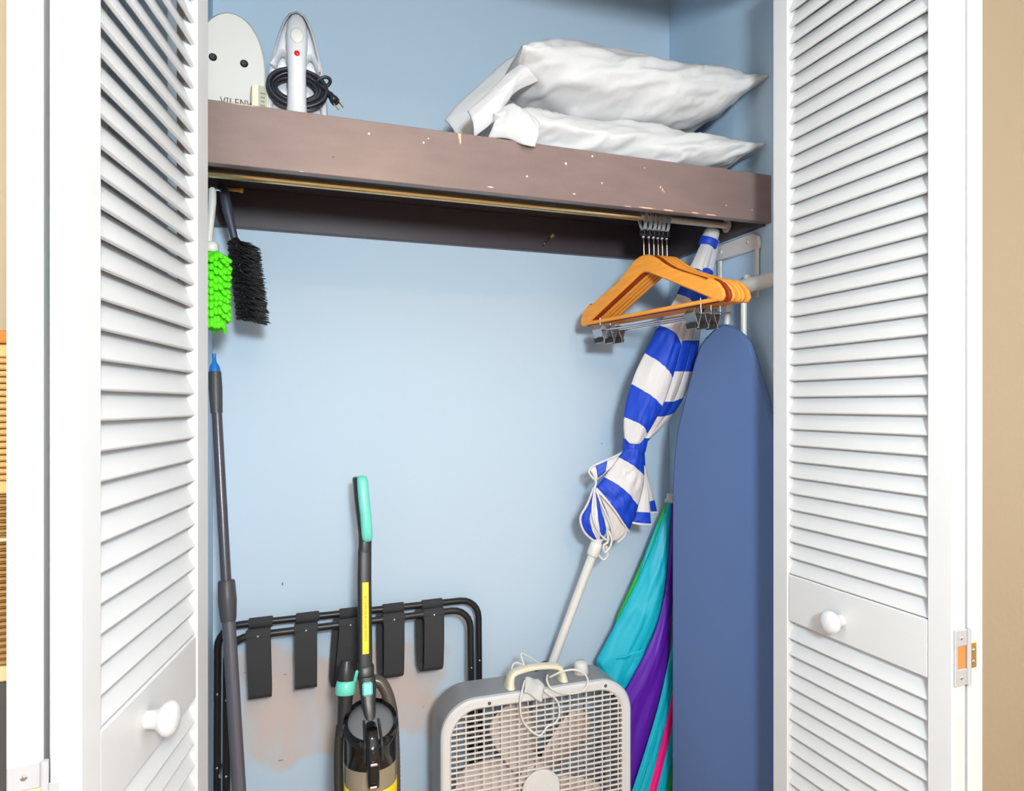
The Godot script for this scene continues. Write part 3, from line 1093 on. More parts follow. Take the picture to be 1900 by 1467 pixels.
func make_hangers():
	var specs := [
		[0.819, "wood", true, 0.0, "frontmost pale wooden hanger, leftmost on the rod, chrome clip bar below it"],
		[0.834, "wood_dark", false, 0.012, "dark red-brown wooden hanger just behind the leftmost pale hanger"],
		[0.8475, "wood", true, -0.01, "pale wooden clip hanger next behind the dark red-brown one"],
		[0.860, "wood", false, 0.012, "third pale wooden hanger from the left on the rod, no clips"],
		[0.872, "wood", true, -0.006, "pale wooden clip hanger second from the right on the rod"],
		[0.885, "wood", false, 0.01, "rightmost pale wooden hanger on the rod, nearest the blue striped parasol"]]
	var d := 1.434
	var ry := at(388, 320, d).y
	for s in specs:
		var h := make_hanger(M[s[1]], s[2], s[4])
		# local x runs from the back of the closet to the front
		var ang := atan2(0.43, -0.17)
		var bx := Vector3(0.17, 0.019, 0.43).normalized()
		bx = bx.rotated(Vector3.UP, s[3])
		var bz := bx.cross(Vector3.UP).normalized()
		h.transform = Transform3D(Basis(bx, bz.cross(bx), bz), Vector3(s[0], ry, -d))

# ---------------------------------------------------------------- brushes on the left peg
func spike(mb: MB, p: Vector3, q: Vector3, r: float, tip := 0.25):
	var d := (q - p).normalized()
	var a := d.cross(Vector3(0.3, 0.2, 0.93)).normalized()
	var b := d.cross(a)
	var r0 := []
	var r1 := []
	for k in 4:
		var w := TAU * k / 4.0
		var o := a * cos(w) + b * sin(w)
		r0.append(p + o * r)
		r1.append(q + o * r * tip)
	for k in 4:
		var k2 := (k + 1) % 4
		mb.quad(r0[k], r0[k2], r1[k2], r1[k], r0[k] - p + r0[k2] - p)
	mb.quad(r1[0], r1[1], r1[2], r1[3], d)

func make_brushes():
	# peg
	var d := 1.585
	var peg := thing("peg", "tan wooden peg in the left cleat under the shelf, carrying the black brush", "peg", Vector3(X_LEFT + 0.02, at(425, 351, d).y, -d))
	var mb := MB.new(peg.position)
	var py := peg.position.y
	mb.tube([Vector3(X_LEFT + 0.014, py, -d), Vector3(at(424, 351, d).x, py, -d)], 0.0022, 8)
	part("shank", mb, M.steel, peg)
	mb = MB.new(peg.position)
	mb.lathe(Vector3(at(421, 351, d).x, py, -d), Vector3.RIGHT, [[0.0, 0.0], [0.0042, 0.0005], [0.0042, 0.026], [0.0058, 0.029], [0.0058, 0.0335], [0.0, 0.034]], 14)
	part("plug", mb, paint(rgb(216, 166, 92), 0.5), peg)
	# black brush
	var D := 1.56
	var p0 := at(412, 342, D)
	var br := thing("dusting_brush", "black bristled hand brush hanging by its dark handle from the peg under the shelf", "brush", p0)
	mb = MB.new(p0)
	var navy := paint(rgb(58, 62, 76), 0.35)
	var rows := [[410, 340, 0.004], [413, 346, 0.0105], [417, 365, 0.0115], [422, 390, 0.0115], [427, 410, 0.0095], [432, 430, 0.0085], [436, 446, 0.0075]]
	var rings := []
	for r in rows:
		rings.append(oval(at(r[0], r[1], D), Vector3(r[2], 0, 0), Vector3(0, 0, r[2] * 0.8), 18, 0.85))
	mb.loft(rings)
	part("handle", mb, navy, br)
	mb = MB.new(p0)
	rings = []
	for q in [[437, 440, 0.005], [438, 447, 0.011], [439, 452, 0.012], [446, 500, 0.0125], [453, 560, 0.0125], [457, 590, 0.012], [458, 596, 0.006]]:
		rings.append(oval(at(q[0], q[1], D), Vector3(q[2], 0, 0), Vector3(0, 0, q[2]), 14, 0.8))
	mb.loft(rings)
	part("head", mb, M.black, br)
	mb = MB.new(p0)
	var a0 := at(440, 450, D)
	var a1 := at(457, 590, D)
	var ax := (a1 - a0).normalized()
	for i in 3600:
		var f := rng.randf()
		var row := roundf(f * 12.0) / 12.0
		var ff: float = clamp(row + 0.020 * rng.randfn(), -0.01, 1.0)
		var w := rng.randf_range(-PI, PI)
		var o := Vector3(cos(w), 0, sin(w))
		# long to the right and front, short to the left
		var blen = 0.011 + 0.028 * clamp(0.25 + o.x * 0.75 + o.z * 0.35, 0.0, 1.0) + rng.randf_range(-0.003, 0.002)
		var p := a0.lerp(a1, ff) + o * 0.009
		var q = p + (o + Vector3(0, -0.30 + rng.randf_range(-0.10, 0.10), 0) + Vector3(rng.randfn(), 0.0, rng.randfn()) * 0.06) * blen
		spike(mb, p, q, 0.0013, 0.5)
	part("bristles", mb, M.rubber, br, "", "stuff")
	# green chenille duster
	D = 1.47
	var g0 := at(393, 460, D)
	var gd := thing("chenille_duster", "bright green chenille duster with a white handle hanging beside the black brush", "duster", g0)
	mb = MB.new(g0)
	rings = []
	for r in [[397, 348, 0.004], [397, 352, 0.0075], [397, 375, 0.008], [394, 410, 0.007], [391, 440, 0.007], [391, 452, 0.007]]:
		rings.append(oval(at(r[0] - 3, r[1], D), Vector3(r[2], 0, 0), Vector3(0, 0, r[2]), 16, 0.9))
	mb.loft(rings)
	part("handle", mb, M.plastic_white, gd)
	mb = MB.new(g0)
	rings = []
	for r in [[392, 450, 0.012], [392, 453, 0.015], [392, 465, 0.015], [392, 468, 0.012]]:
		rings.append(oval(at(r[0], r[1], D), Vector3(r[2], 0, 0), Vector3(0, 0, r[2]), 16, 0.8))
	mb.loft(rings)
	part("ferrule", mb, M.plastic_white, gd)
	var hook := thing("peg", "small steel nail in the left cleat carrying the green duster's white handle", "nail", at(397, 352, D))
	mb = MB.new(hook.position)
	mb.tube([Vector3(X_LEFT + 0.012, hook.position.y, -D), Vector3(hook.position.x + 0.012, hook.position.y, -D)], 0.0018, 8)
	part("shank", mb, M.steel, hook)
	mb = MB.new(hook.position)
	mb.lathe(Vector3(hook.position.x + 0.012, hook.position.y, -D), Vector3.RIGHT, [[0.0, 0.0], [0.0035, 0.0], [0.0035, 0.0012], [0.0, 0.0015]], 10)
	part("nail_head", mb, M.steel, hook)
	var green := paint(rgb(92, 226, 12), 0.75)
	mb = MB.new(g0)
	rings = []
	for r in [[394, 464, 0.010], [394, 480, 0.013], [395, 540, 0.014], [395, 590, 0.012], [394, 600, 0.006]]:
		rings.append(oval(at(r[0], r[1], D), Vector3(r[2], 0, 0), Vector3(0, 0, r[2]), 14, 1.0))
	mb.loft(rings)
	part("head", mb, paint(rgb(60, 170, 10), 0.8), gd)
	mb = MB.new(g0)
	var b0 := at(395, 472, D)
	var b1 := at(395, 590, D)
	for i in 190:
		var f := (i % 19) / 18.0 + rng.randf_range(-0.02, 0.02)
		var w := TAU * (i / 19) / 10.0 + (0.3 if i % 2 else 0.0)
		var o := Vector3(cos(w), 0, sin(w))
		var sway := -0.45 - 0.5 * f
		var p := b0.lerp(b1, f) + o * 0.010
		var q := p + (o * (0.8 if f < 0.85 else 0.45) + Vector3(0, sway, 0)) * rng.randf_range(0.024, 0.031)
		mb.tube([p, p.lerp(q, 0.33) + Vector3(0, 0.002, 0), q, q + (q - p).normalized() * 0.0025], [0.0042, 0.0052, 0.0050, 0.0022], 6)
	part("chenille_noodles", mb, green, gd, "", "stuff")

# ---------------------------------------------------------------- pole in the left corner
func make_pole():
	var d0 := 1.60
	var p0 := at(399, 690, d0)
	var t := thing("mop_pole", "tall dark grey telescopic mop pole with a blue tip standing in the left corner", "pole", Vector3(-0.082, 0, -1.375))
	var foot := Vector3(-0.086, 0.004, -1.378)
	var o := t.position
	var mid := at(421, 1100, 1.523)
	var mb := MB.new(o)
	mb.tube([at(397.5, 662, 1.601), at(398, 672, 1.601), at(398.3, 680, 1.60), at(398.6, 691, 1.60)], [0.0035, 0.0048, 0.0105, 0.0125], 18)
	mb.tube([at(397.3, 656, 1.601), at(397.5, 664, 1.601)], [0.0042, 0.0042], 14)
	part("tip", mb, paint(rgb(20, 116, 204), 0.4), t, "bright blue plastic tip")
	var pole := paint(rgb(84, 82, 88), 0.3, 0.35)
	mb = MB.new(o)
	mb.tube([at(398.6, 690, 1.60), at(400, 720, 1.595), at(402, 766, 1.588)], [0.0135, 0.0145, 0.0125], 20)
	part("grip", mb, M.dark_grey, t)
	mb = MB.new(o)
	mb.tube([at(402, 760, 1.588), mid], 0.0108, 20)
	part("upper_tube", mb, pole, t)
	mb = MB.new(o)
	var c0 := at(420, 1076, 1.527)
	var c1 := at(424, 1152, 1.513)
	mb.tube([c0, c0.lerp(c1, 0.04), c0.lerp(c1, 0.5), c0.lerp(c1, 0.9), c1], [0.0155, 0.0175, 0.0190, 0.0165, 0.0150], 20)
	part("coupling", mb, M.dark_grey, t)
	mb = MB.new(o)
	mb.tube([c0.lerp(c1, 0.5), foot + Vector3(0, 0.02, 0)], 0.0138, 20)
	part("lower_tube", mb, paint(rgb(98, 96, 104), 0.3, 0.3), t)
	mb = MB.new(o)
	mb.tube([foot, foot + Vector3(0, 0.03, 0)], 0.018, 16)
	part("foot", mb, M.rubber, t)

# ---------------------------------------------------------------- ironing board and its bracket
func make_bracket():
	var x := X_RIGHT
	var h0 := EYE + 0.387
	var h1 := EYE + 0.431
	var t := thing("ironing_board_hanger", "white plastic wall bracket on the right wall holding the ironing board's foot", "bracket", Vector3(x, h0, -1.42))
	var mb := MB.new()
	var poly := PackedVector2Array()
	var z0 := 1.515
	var z1 := 1.326
	poly.append(Vector2(-z0, h0)); poly.append(Vector2(-z1, h0))
	for i in 7:
		var a := PI / 2 * i / 6.0
		poly.append(Vector2(-z1 - 0.030 + 0.030 * cos(a), h1 - 0.030 + 0.030 * sin(a)))
	poly.append(Vector2(-z0, h1))
	mb = MB.new(t.position)
	mb.prism(poly, Vector3(x, 0, 0), Vector3(0, 0, 1), Vector3.UP, Vector3.LEFT, 0.012, 0.003)
	part("plate", mb, paint(rgb(214, 208, 206), 0.4), t)
	for q in [[-z0 + 0.04, 0.5], [-z1 - 0.04, 0.55]]:
		mb = MB.new(t.position)
		mb.lathe(Vector3(x - 0.012, lerp(h0, h1, q[1]), q[0]), Vector3.LEFT, [[0.006, -0.001], [0.006, 0.001], [0.004, 0.0024], [0.0, 0.0028]], 16)
		part("screw", mb, M.plastic_white, t)
	var ty := EYE + 0.292
	for q in [-1.487, -1.338]:
		mb = MB.new(t.position)
		mb.box(Transform3D(Basis(), Vector3(x - 0.007, (h0 + ty) * 0.5 - 0.01, q)), Vector3(0.006, h0 - ty + 0.03, 0.014), 0.0015)
		part("arm", mb, M.plastic_white, t)
	# curved hook under the tube
	for q in [-1.372]:
		mb = MB.new(t.position)
		var rings := []
		for i in 15:
			var a: float = lerp(0.35, -PI, i / 14.0)
			var c := Vector3(1.05 - cos(a) * 0.024, ty + sin(a) * 0.026, q)
			var n := Vector3(-cos(a), sin(a), 0) * 0.0022
			rings.append([c + n + Vector3(0, 0, 0.007), c + n - Vector3(0, 0, 0.007), c - n - Vector3(0, 0, 0.007), c - n + Vector3(0, 0, 0.007)])
		mb.loft(rings)
		mb.box(Transform3D(Basis(), Vector3(x - 0.009, ty + 0.012, q)), Vector3(0.016, 0.05, 0.012), 0.002)
		part("hook", mb, M.plastic_white, t)

func make_ironing_board():
	var xc := 1.022
	var dc := 1.37
	var dir := Vector3(0.34, 0, 0.94).normalized()      # across the board, back to front
	var nrm := Vector3(-0.94, 0, 0.34).normalized()     # towards the lens
	var bottom := 0.05
	var top := EYE + 0.200
	var t := thing("ironing_board", "tall ironing board with a plain slate blue cover leaning against the right closet wall", "ironing board", Vector3(xc, bottom, -dc))
	var prof := [[top, 0.004], [top - 0.003, 0.014], [top - 0.013, 0.033], [top - 0.030, 0.054], [top - 0.052, 0.072], [top - 0.085, 0.086], [top - 0.12, 0.097], [top - 0.20, 0.122], [top - 0.27, 0.142], [top - 0.35, 0.153], [top - 0.45, 0.158]]
	var poly := PackedVector2Array()
	for q in prof:
		poly.append(Vector2(q[1], q[0]))
	poly.append(Vector2(0.16, bottom + 0.03)); poly.append(Vector2(0.13, bottom)); poly.append(Vector2(-0.13, bottom)); poly.append(Vector2(-0.16, bottom + 0.03))
	for i in range(prof.size() - 1, -1, -1):
		poly.append(Vector2(-prof[i][1], prof[i][0]))
	var mb := MB.new(t.position)
	mb.prism(poly, Vector3(xc, 0, -dc), dir, Vector3.UP, nrm, 0.020, 0.007)
	part("padded_cover", mb, M.board_blue, t)
	mb = MB.new(t.position)
	var pb := mb.inset(poly if not Geometry2D.is_polygon_clockwise(poly) else reversed(poly), 0.012)
	mb.prism(pb, Vector3(xc, 0, -dc), dir, Vector3.UP, -nrm, 0.014, 0.003)
	part("board", mb, M.plastic_white, t)
	# folded leg with the T-shaped foot that hangs in the bracket
	var ty := EYE + 0.292
	mb = MB.new(t.position)
	mb.tube([Vector3(1.05, ty, -1.430), Vector3(1.05, ty, -1.20)], 0.0178, 20)
	part("foot_tube", mb, M.plastic_white, t)
	mb = MB.new(t.position)
	for s in [-0.028, 0.028]:
		var b = Vector3(xc, 0, -dc) - nrm * 0.022 + dir * s
		mb.tube([Vector3(1.05, ty, -dc + s * 0.94), Vector3(b.x + 0.004, EYE + 0.13, b.z), Vector3(b.x, bottom + 0.25, b.z)], 0.0075, 12)
	part("leg", mb, M.plastic_white, t)

func reversed(p: PackedVector2Array) -> PackedVector2Array:
	var q := p.duplicate()
	q.reverse()
	return q

# ---------------------------------------------------------------- cloth gores of the two parasols
# edges are survey points; LB / RB list where stripe k starts along each edge (pixel y), across = stripes running lengthwise
func gore(mb: MB, L: Array, R: Array, bulge: float, d = null, LB = null, RB = null, across := 0.0, rows := 40, cols := 14, seed_ := 0.0):
	var pl := []
	var pr := []
	for p in L: pl.append(Vector3(p[0], p[1], p[2] if p.size() > 2 else d))
	for p in R: pr.append(Vector3(p[0], p[1], p[2] if p.size() > 2 else d))
	var A := curve(pl, rows)
	var B := curve(pr, rows)
	var g := []
	var uv := []
	for i in rows + 1:
		var row := []
		var ur := []
		var a := at(A[i].x, A[i].y, A[i].z)
		var b := at(B[i].x, B[i].y, B[i].z)
		var va := stripe(A[i].y, LB)
		var vb := stripe(B[i].y, RB if RB != null else LB)
		var wid := a.distance_to(b)
		for k in cols + 1:
			var f := float(k) / cols
			var p := a.lerp(b, f)
			var e := sin(PI * f)
			p.z += bulge * min(1.0, wid / 0.08) * e
			p.z += wid * (0.09 * noise.get_noise_2d(f * 4.0 + i * 0.03 + seed_, i * 0.05 + seed_) + 0.035 * noise.get_noise_2d(f * 11.0 - i * 0.06 + seed_, i * 0.09)) * min(1.0, 4.0 * f * (1.0 - f) * 2.0)
			row.append(p)
			var v := lerpf(va, vb, f)
			if across > 0.0: v = f * across
			ur.append(Vector2(0.5, v * 0.5))
		g.append(row)
		uv.append(ur)
	mb.sheet(g, Vector3(0, 0, -0.003), uv)

func stripe(y: float, B) -> float:
	if B == null: return 0.25
	if y <= B[0][1]: return B[0][0] - (B[0][1] - y) / 60.0
	for i in B.size() - 1:
		if y <= B[i + 1][1]:
			return B[i][0] + (y - B[i][1]) / (B[i + 1][1] - B[i][1]) * (B[i + 1][0] - B[i][0])
	return B[-1][0] + min(0.9, (y - B[-1][1]) / 80.0)

func make_striped_umbrella():
	var img := Image.create(2, 2, false, Image.FORMAT_RGB8)
	for i in 2:
		img.set_pixel(i, 0, Color8(214, 212, 214))
		img.set_pixel(i, 1, Color8(6, 62, 190))
	var cloth := paint(Color.WHITE, 0.6)
	cloth.albedo_texture = ImageTexture.create_from_image(img)
	cloth.texture_filter = BaseMaterial3D.TEXTURE_FILTER_NEAREST
	var blue := paint(rgb(6, 62, 190), 0.55)
	var white := paint(rgb(216, 214, 214), 0.55)
	var pole := paint(rgb(222, 220, 216), 0.3)
	var top := at(1322, 429, 1.455)
	var low := at(1025, 1230, 1.645)
	var foot := top + (low - top) * ((top.y - 0.004) / (top.y - low.y))
	var t := thing("beach_umbrella", "closed blue and white striped beach parasol on a white pole, leaning right behind the fan", "umbrella", foot)
	var o := foot
	var mb := MB.new(o)
	mb.tube([top, foot], 0.0118, 20)
	part("pole", mb, pole, t)
	var ax := (low - top).normalized()
	mb = MB.new(o)
	mb.lathe(top - ax * 0.006, ax, [[0.0, 0.0], [0.017, 0.001], [0.0195, 0.008], [0.022, 0.026], [0.0245, 0.030]], 22)
	part("cap", mb, white, t)
	mb = MB.new(o)
	mb.lathe(top + ax * 0.022, ax, [[0.0245, 0.0], [0.0255, 0.004], [0.0250, 0.018], [0.0235, 0.020]], 22)
	part("collar", mb, blue, t)
	# cloth bundle at the core, hidden by the gores from the front
	mb = MB.new(o)
	var rings := []
	for q in [[1318, 446, 1.45, 0.017], [1300, 500, 1.47, 0.026], [1278, 560, 1.487, 0.036], [1262, 610, 1.502, 0.048], [1247, 660, 1.517, 0.060], [1232, 700, 1.53, 0.062], [1216, 750, 1.545, 0.055], [1198, 790, 1.558, 0.038], [1183, 820, 1.568, 0.025], [1178, 836, 1.573, 0.025], [1165, 870, 1.58, 0.046], [1155, 910, 1.592, 0.054], [1146, 945, 1.60, 0.056], [1136, 975, 1.612, 0.040]]:
		var c := at(q[0], q[1], q[2] + 0.012)
		var ring := []
		for k in 36:
			var a := TAU * k / 36.0
			var r: float = q[3] * (1.0 + 0.16 * cos(a * 6.0 + q[1] * 0.004))
			ring.append(c + Vector3(cos(a) * r, 0.0, sin(a) * r * 0.62))
		rings.append(ring)
	var vs := []
	for q in [446, 500, 560, 610, 660, 700, 750, 790, 820, 836, 870, 910, 945, 975]:
		vs.append(stripe(q, [[0, 445], [1, 497], [2, 556], [3, 618], [4, 685], [5, 742], [6, 780], [7, 820], [8, 860], [9, 925], [10, 960]]) * 0.5)
	mb.loft(rings, true, true, true, vs)
	part("inner_cloth", mb, cloth, t)
	var LB := [[0, 445], [1, 497], [2, 545], [3, 603], [4, 655], [5, 712], [6, 774], [7, 812]]
	var RB := [[0, 445], [1, 503], [2, 562], [3, 640], [4, 700], [5, 754], [6, 805], [7, 840]]
	var PB := [[0, 445], [1, 497], [2, 560], [3, 632], [4, 689], [5, 745], [6, 772], [7, 812]]
	mb = MB.new(o)
	gore(mb, [[1304, 446, 1.462], [1278, 500, 1.462], [1249, 560, 1.475], [1222, 605, 1.495], [1202, 645, 1.508], [1180, 690, 1.522], [1164, 740, 1.54], [1158, 780, 1.542], [1160, 822, 1.545]],
		[[1320, 446, 1.441], [1304, 500, 1.441], [1288, 560, 1.447], [1275, 605, 1.455], [1263, 645, 1.463], [1250, 695, 1.476], [1233, 745, 1.498], [1210, 790, 1.52], [1188, 824, 1.530]], 0.022, null, LB, RB, 0.0, 60, 16, 2.0)
	part("cloth_panel", mb, cloth, t)
	mb = MB.new(o)
	gore(mb, [[1320, 446, 1.442], [1304, 500, 1.443], [1288, 560, 1.450], [1275, 605, 1.458], [1263, 645, 1.466], [1250, 695, 1.479], [1233, 745, 1.501], [1210, 790, 1.533], [1188, 824, 1.553]],
		[[1328, 446, 1.452], [1314, 500, 1.456], [1301, 560, 1.468], [1290, 605, 1.478], [1282, 645, 1.486], [1268, 695, 1.500], [1250, 745, 1.521], [1224, 785, 1.535], [1196, 822, 1.54]], 0.010, null, PB, PB, 0.0, 60, 10, 5.0)
	part("cloth_panel", mb, cloth, t)
	mb = MB.new(o)
	gore(mb, [[1328, 446, 1.453], [1314, 500, 1.458], [1300, 560, 1.471], [1289, 605, 1.481], [1281, 645, 1.489], [1267, 695, 1.503], [1249, 745, 1.524], [1223, 785, 1.547], [1195, 822, 1.561]],
		[[1335, 446, 1.464], [1325, 500, 1.472], [1311, 560, 1.492], [1302, 605, 1.505], [1296, 645, 1.512], [1288, 690, 1.52], [1266, 742, 1.54], [1238, 782, 1.56], [1202, 818, 1.57]], 0.008, null, PB, [[0, 445], [1, 505], [2, 560], [3, 632], [4, 689], [5, 738], [6, 765], [7, 812]], 0.0, 60, 8, 8.0)
	part("cloth_panel", mb, cloth, t)
	# tie band
	mb = MB.new(o)
	rings = []
	for q in [[1180, 812, 0.031], [1179, 815, 0.033], [1176, 834, 0.032], [1175, 838, 0.030]]:
		rings.append(oval(at(q[0], q[1], 1.558), Vector3(q[2], -0.004, 0), Vector3(0, 0, q[2] * 0.9), 28, 0.9))
	mb.loft(rings)
	mb.box(Transform3D(Basis(Vector3.BACK, -0.1), at(1183, 832, 1.526)), Vector3(0.012, 0.022, 0.005), 0.0015)
	part("tie_strap", mb, blue, t)
	# skirt below the tie
	var SL := [[7, 830], [8, 848], [9, 885], [10, 910]]
	var SR := [[7, 830], [8, 882], [9, 938], [10, 986]]
	var piping := []
	mb = MB.new(o)
	gore(mb, [[1160, 832, 1.540], [1142, 858, 1.556], [1124, 882, 1.568], [1112, 897, 1.572], [1103, 908, 1.576]],
		[[1190, 832, 1.532], [1195, 865, 1.542], [1194, 900, 1.552], [1182, 945, 1.56], [1167, 985, 1.57]], 0.024, null, SL, SR, 0.0, 44, 16, 12.0)
	part("cloth_panel", mb, cloth, t)
	piping.append([[1103, 908, 1.572], [1118, 920, 1.556], [1140, 946, 1.548], [1156, 970, 1.556], [1167, 986, 1.568]])
	mb = MB.new(o)
	gore(mb, [[1195, 866, 1.552], [1193, 900, 1.558], [1186, 930, 1.565], [1178, 960, 1.572], [1168, 968, 1.578]],
		[[1198, 866, 1.556], [1202, 900, 1.560], [1205, 930, 1.564], [1207, 960, 1.568], [1208, 972, 1.570]], 0.010, null, [[8, 860], [9, 950], [10, 975]], [[8, 860], [9, 951], [10, 975]], 0.0, 36, 10, 15.0)
	part("cloth_panel", mb, cloth, t)
	piping.append([[1168, 968, 1.577], [1188, 972, 1.562], [1208, 973, 1.569]])
	mb = MB.new(o)
	gore(mb, [[1197, 866, 1.560], [1202, 900, 1.566], [1206, 930, 1.570], [1208, 948, 1.574]],
		[[1199, 866, 1.566], [1207, 895, 1.575], [1214, 925, 1.582], [1219, 948, 1.588]], 0.004, null, [[8, 860], [9, 930], [10, 952]], [[8, 860], [9, 928], [10, 952]], 0.0, 30, 6, 18.0)
	part("cloth_panel", mb, cloth, t)
	piping.append([[1206, 951, 1.573], [1213, 951, 1.579], [1220, 950, 1.588]])
	# flap folded out to the left
	mb = MB.new(o)
	gore(mb, [[1158, 836, 1.566], [1140, 846, 1.57], [1120, 855, 1.575], [1103, 863, 1.58], [1094, 870, 1.585]],
		[[1158, 846, 1.564], [1142, 862, 1.567], [1126, 875, 1.57], [1114, 886, 1.573], [1106, 892, 1.577]], 0.006, null, null, null, 0.0, 24, 6, 21.0)
	part("cloth_panel", mb, white, t)
	mb = MB.new(o)
	gore(mb, [[1126, 852, 1.568], [1115, 857, 1.571], [1106, 861, 1.574]], [[1124, 874, 1.562], [1118, 880, 1.565], [1110, 886, 1.568]], 0.005, null, null, null, 0.0, 10, 6, 22.0)
	part("cloth_panel", mb, blue, t)
	piping.append([[1158, 838, 1.562], [1140, 847, 1.566], [1115, 858, 1.572], [1098, 866, 1.58], [1093, 876, 1.58], [1099, 885, 1.578], [1106, 893, 1.575], [1103, 906, 1.574]])
	# billowing fold at the bottom left, stripes running down it
	mb = MB.new(o)
	gore(mb, [[1102, 903, 1.580], [1090, 935, 1.584], [1078, 960, 1.588], [1085, 985, 1.588], [1104, 1002, 1.588]],
		[[1106, 903, 1.572], [1118, 935, 1.566], [1130, 962, 1.568], [1132, 985, 1.574], [1118, 1002, 1.582]], 0.020, null, null, null, 4.0, 40, 24, 25.0)
	var o4 := part("cloth_panel", mb, cloth.duplicate(), t)
	o4.material_override.uv1_offset = Vector3(0, 0.5, 0)
	piping.append([[1102, 903, 1.578], [1090, 935, 1.582], [1077, 960, 1.586], [1084, 986, 1.586], [1105, 1004, 1.586], [1120, 1000, 1.580]])
	piping.append([[1104, 905, 1.572], [1099, 945, 1.564], [1105, 975, 1.562], [1120, 998, 1.572], [1130, 1000, 1.572]])
	mb = MB.new(o)
	gore(mb, [[1106, 906, 1.572], [1120, 935, 1.564], [1130, 960, 1.564], [1133, 985, 1.572], [1128, 1000, 1.58]],
		[[1108, 906, 1.570], [1136, 930, 1.562], [1158, 960, 1.566], [1164, 985, 1.574], [1145, 1004, 1.584]], 0.012, null, null, null, 0.0, 40, 16, 28.0)
	part("cloth_panel", mb, paint(rgb(214, 208, 206), 0.6), t)
	piping.append([[1107, 906, 1.568], [1124, 925, 1.556], [1146, 950, 1.552], [1160, 975, 1.562], [1160, 992, 1.572], [1146, 1006, 1.582]])
	piping.append([[1106, 908, 1.568], [1116, 935, 1.555], [1128, 962, 1.556], [1136, 985, 1.566], [1134, 1002, 1.576]])
	mb = MB.new(o)
	for pp in piping:
		mb.tube(curve(ats(pp), 24), 0.0030, 8)
	part("piping", mb, white, t)
	# collar and snap hook on the pole
	mb = MB.new(o)
	var k0 := at(1117, 1006, 1.60)
	k0 = top + ax * (k0 - top).dot(ax)
	mb.lathe(k0, ax, [[0.0, 0.0], [0.0135, 0.0], [0.0165, 0.004], [0.0170, 0.036], [0.0150, 0.040], [0.012, 0.041]], 20)
	part("pole_collar", mb, pole, t)
	mb = MB.new(o)
	var hk := ats([[1128, 985, 1.565], [1135, 1000, 1.568], [1131, 1016, 1.572], [1122, 1024, 1.578], [1120, 1012, 1.572], [1128, 1004, 1.568]])
	mb.tube(curve(hk, 28, true), 0.0032, 8, true)
	mb.tube(curve(ats([[1124, 1012, 1.575], [1128, 1028, 1.58], [1120, 1038, 1.588], [1111, 1030, 1.586]]), 14), 0.0036, 8)
	part("snap_hook", mb, pole, t)

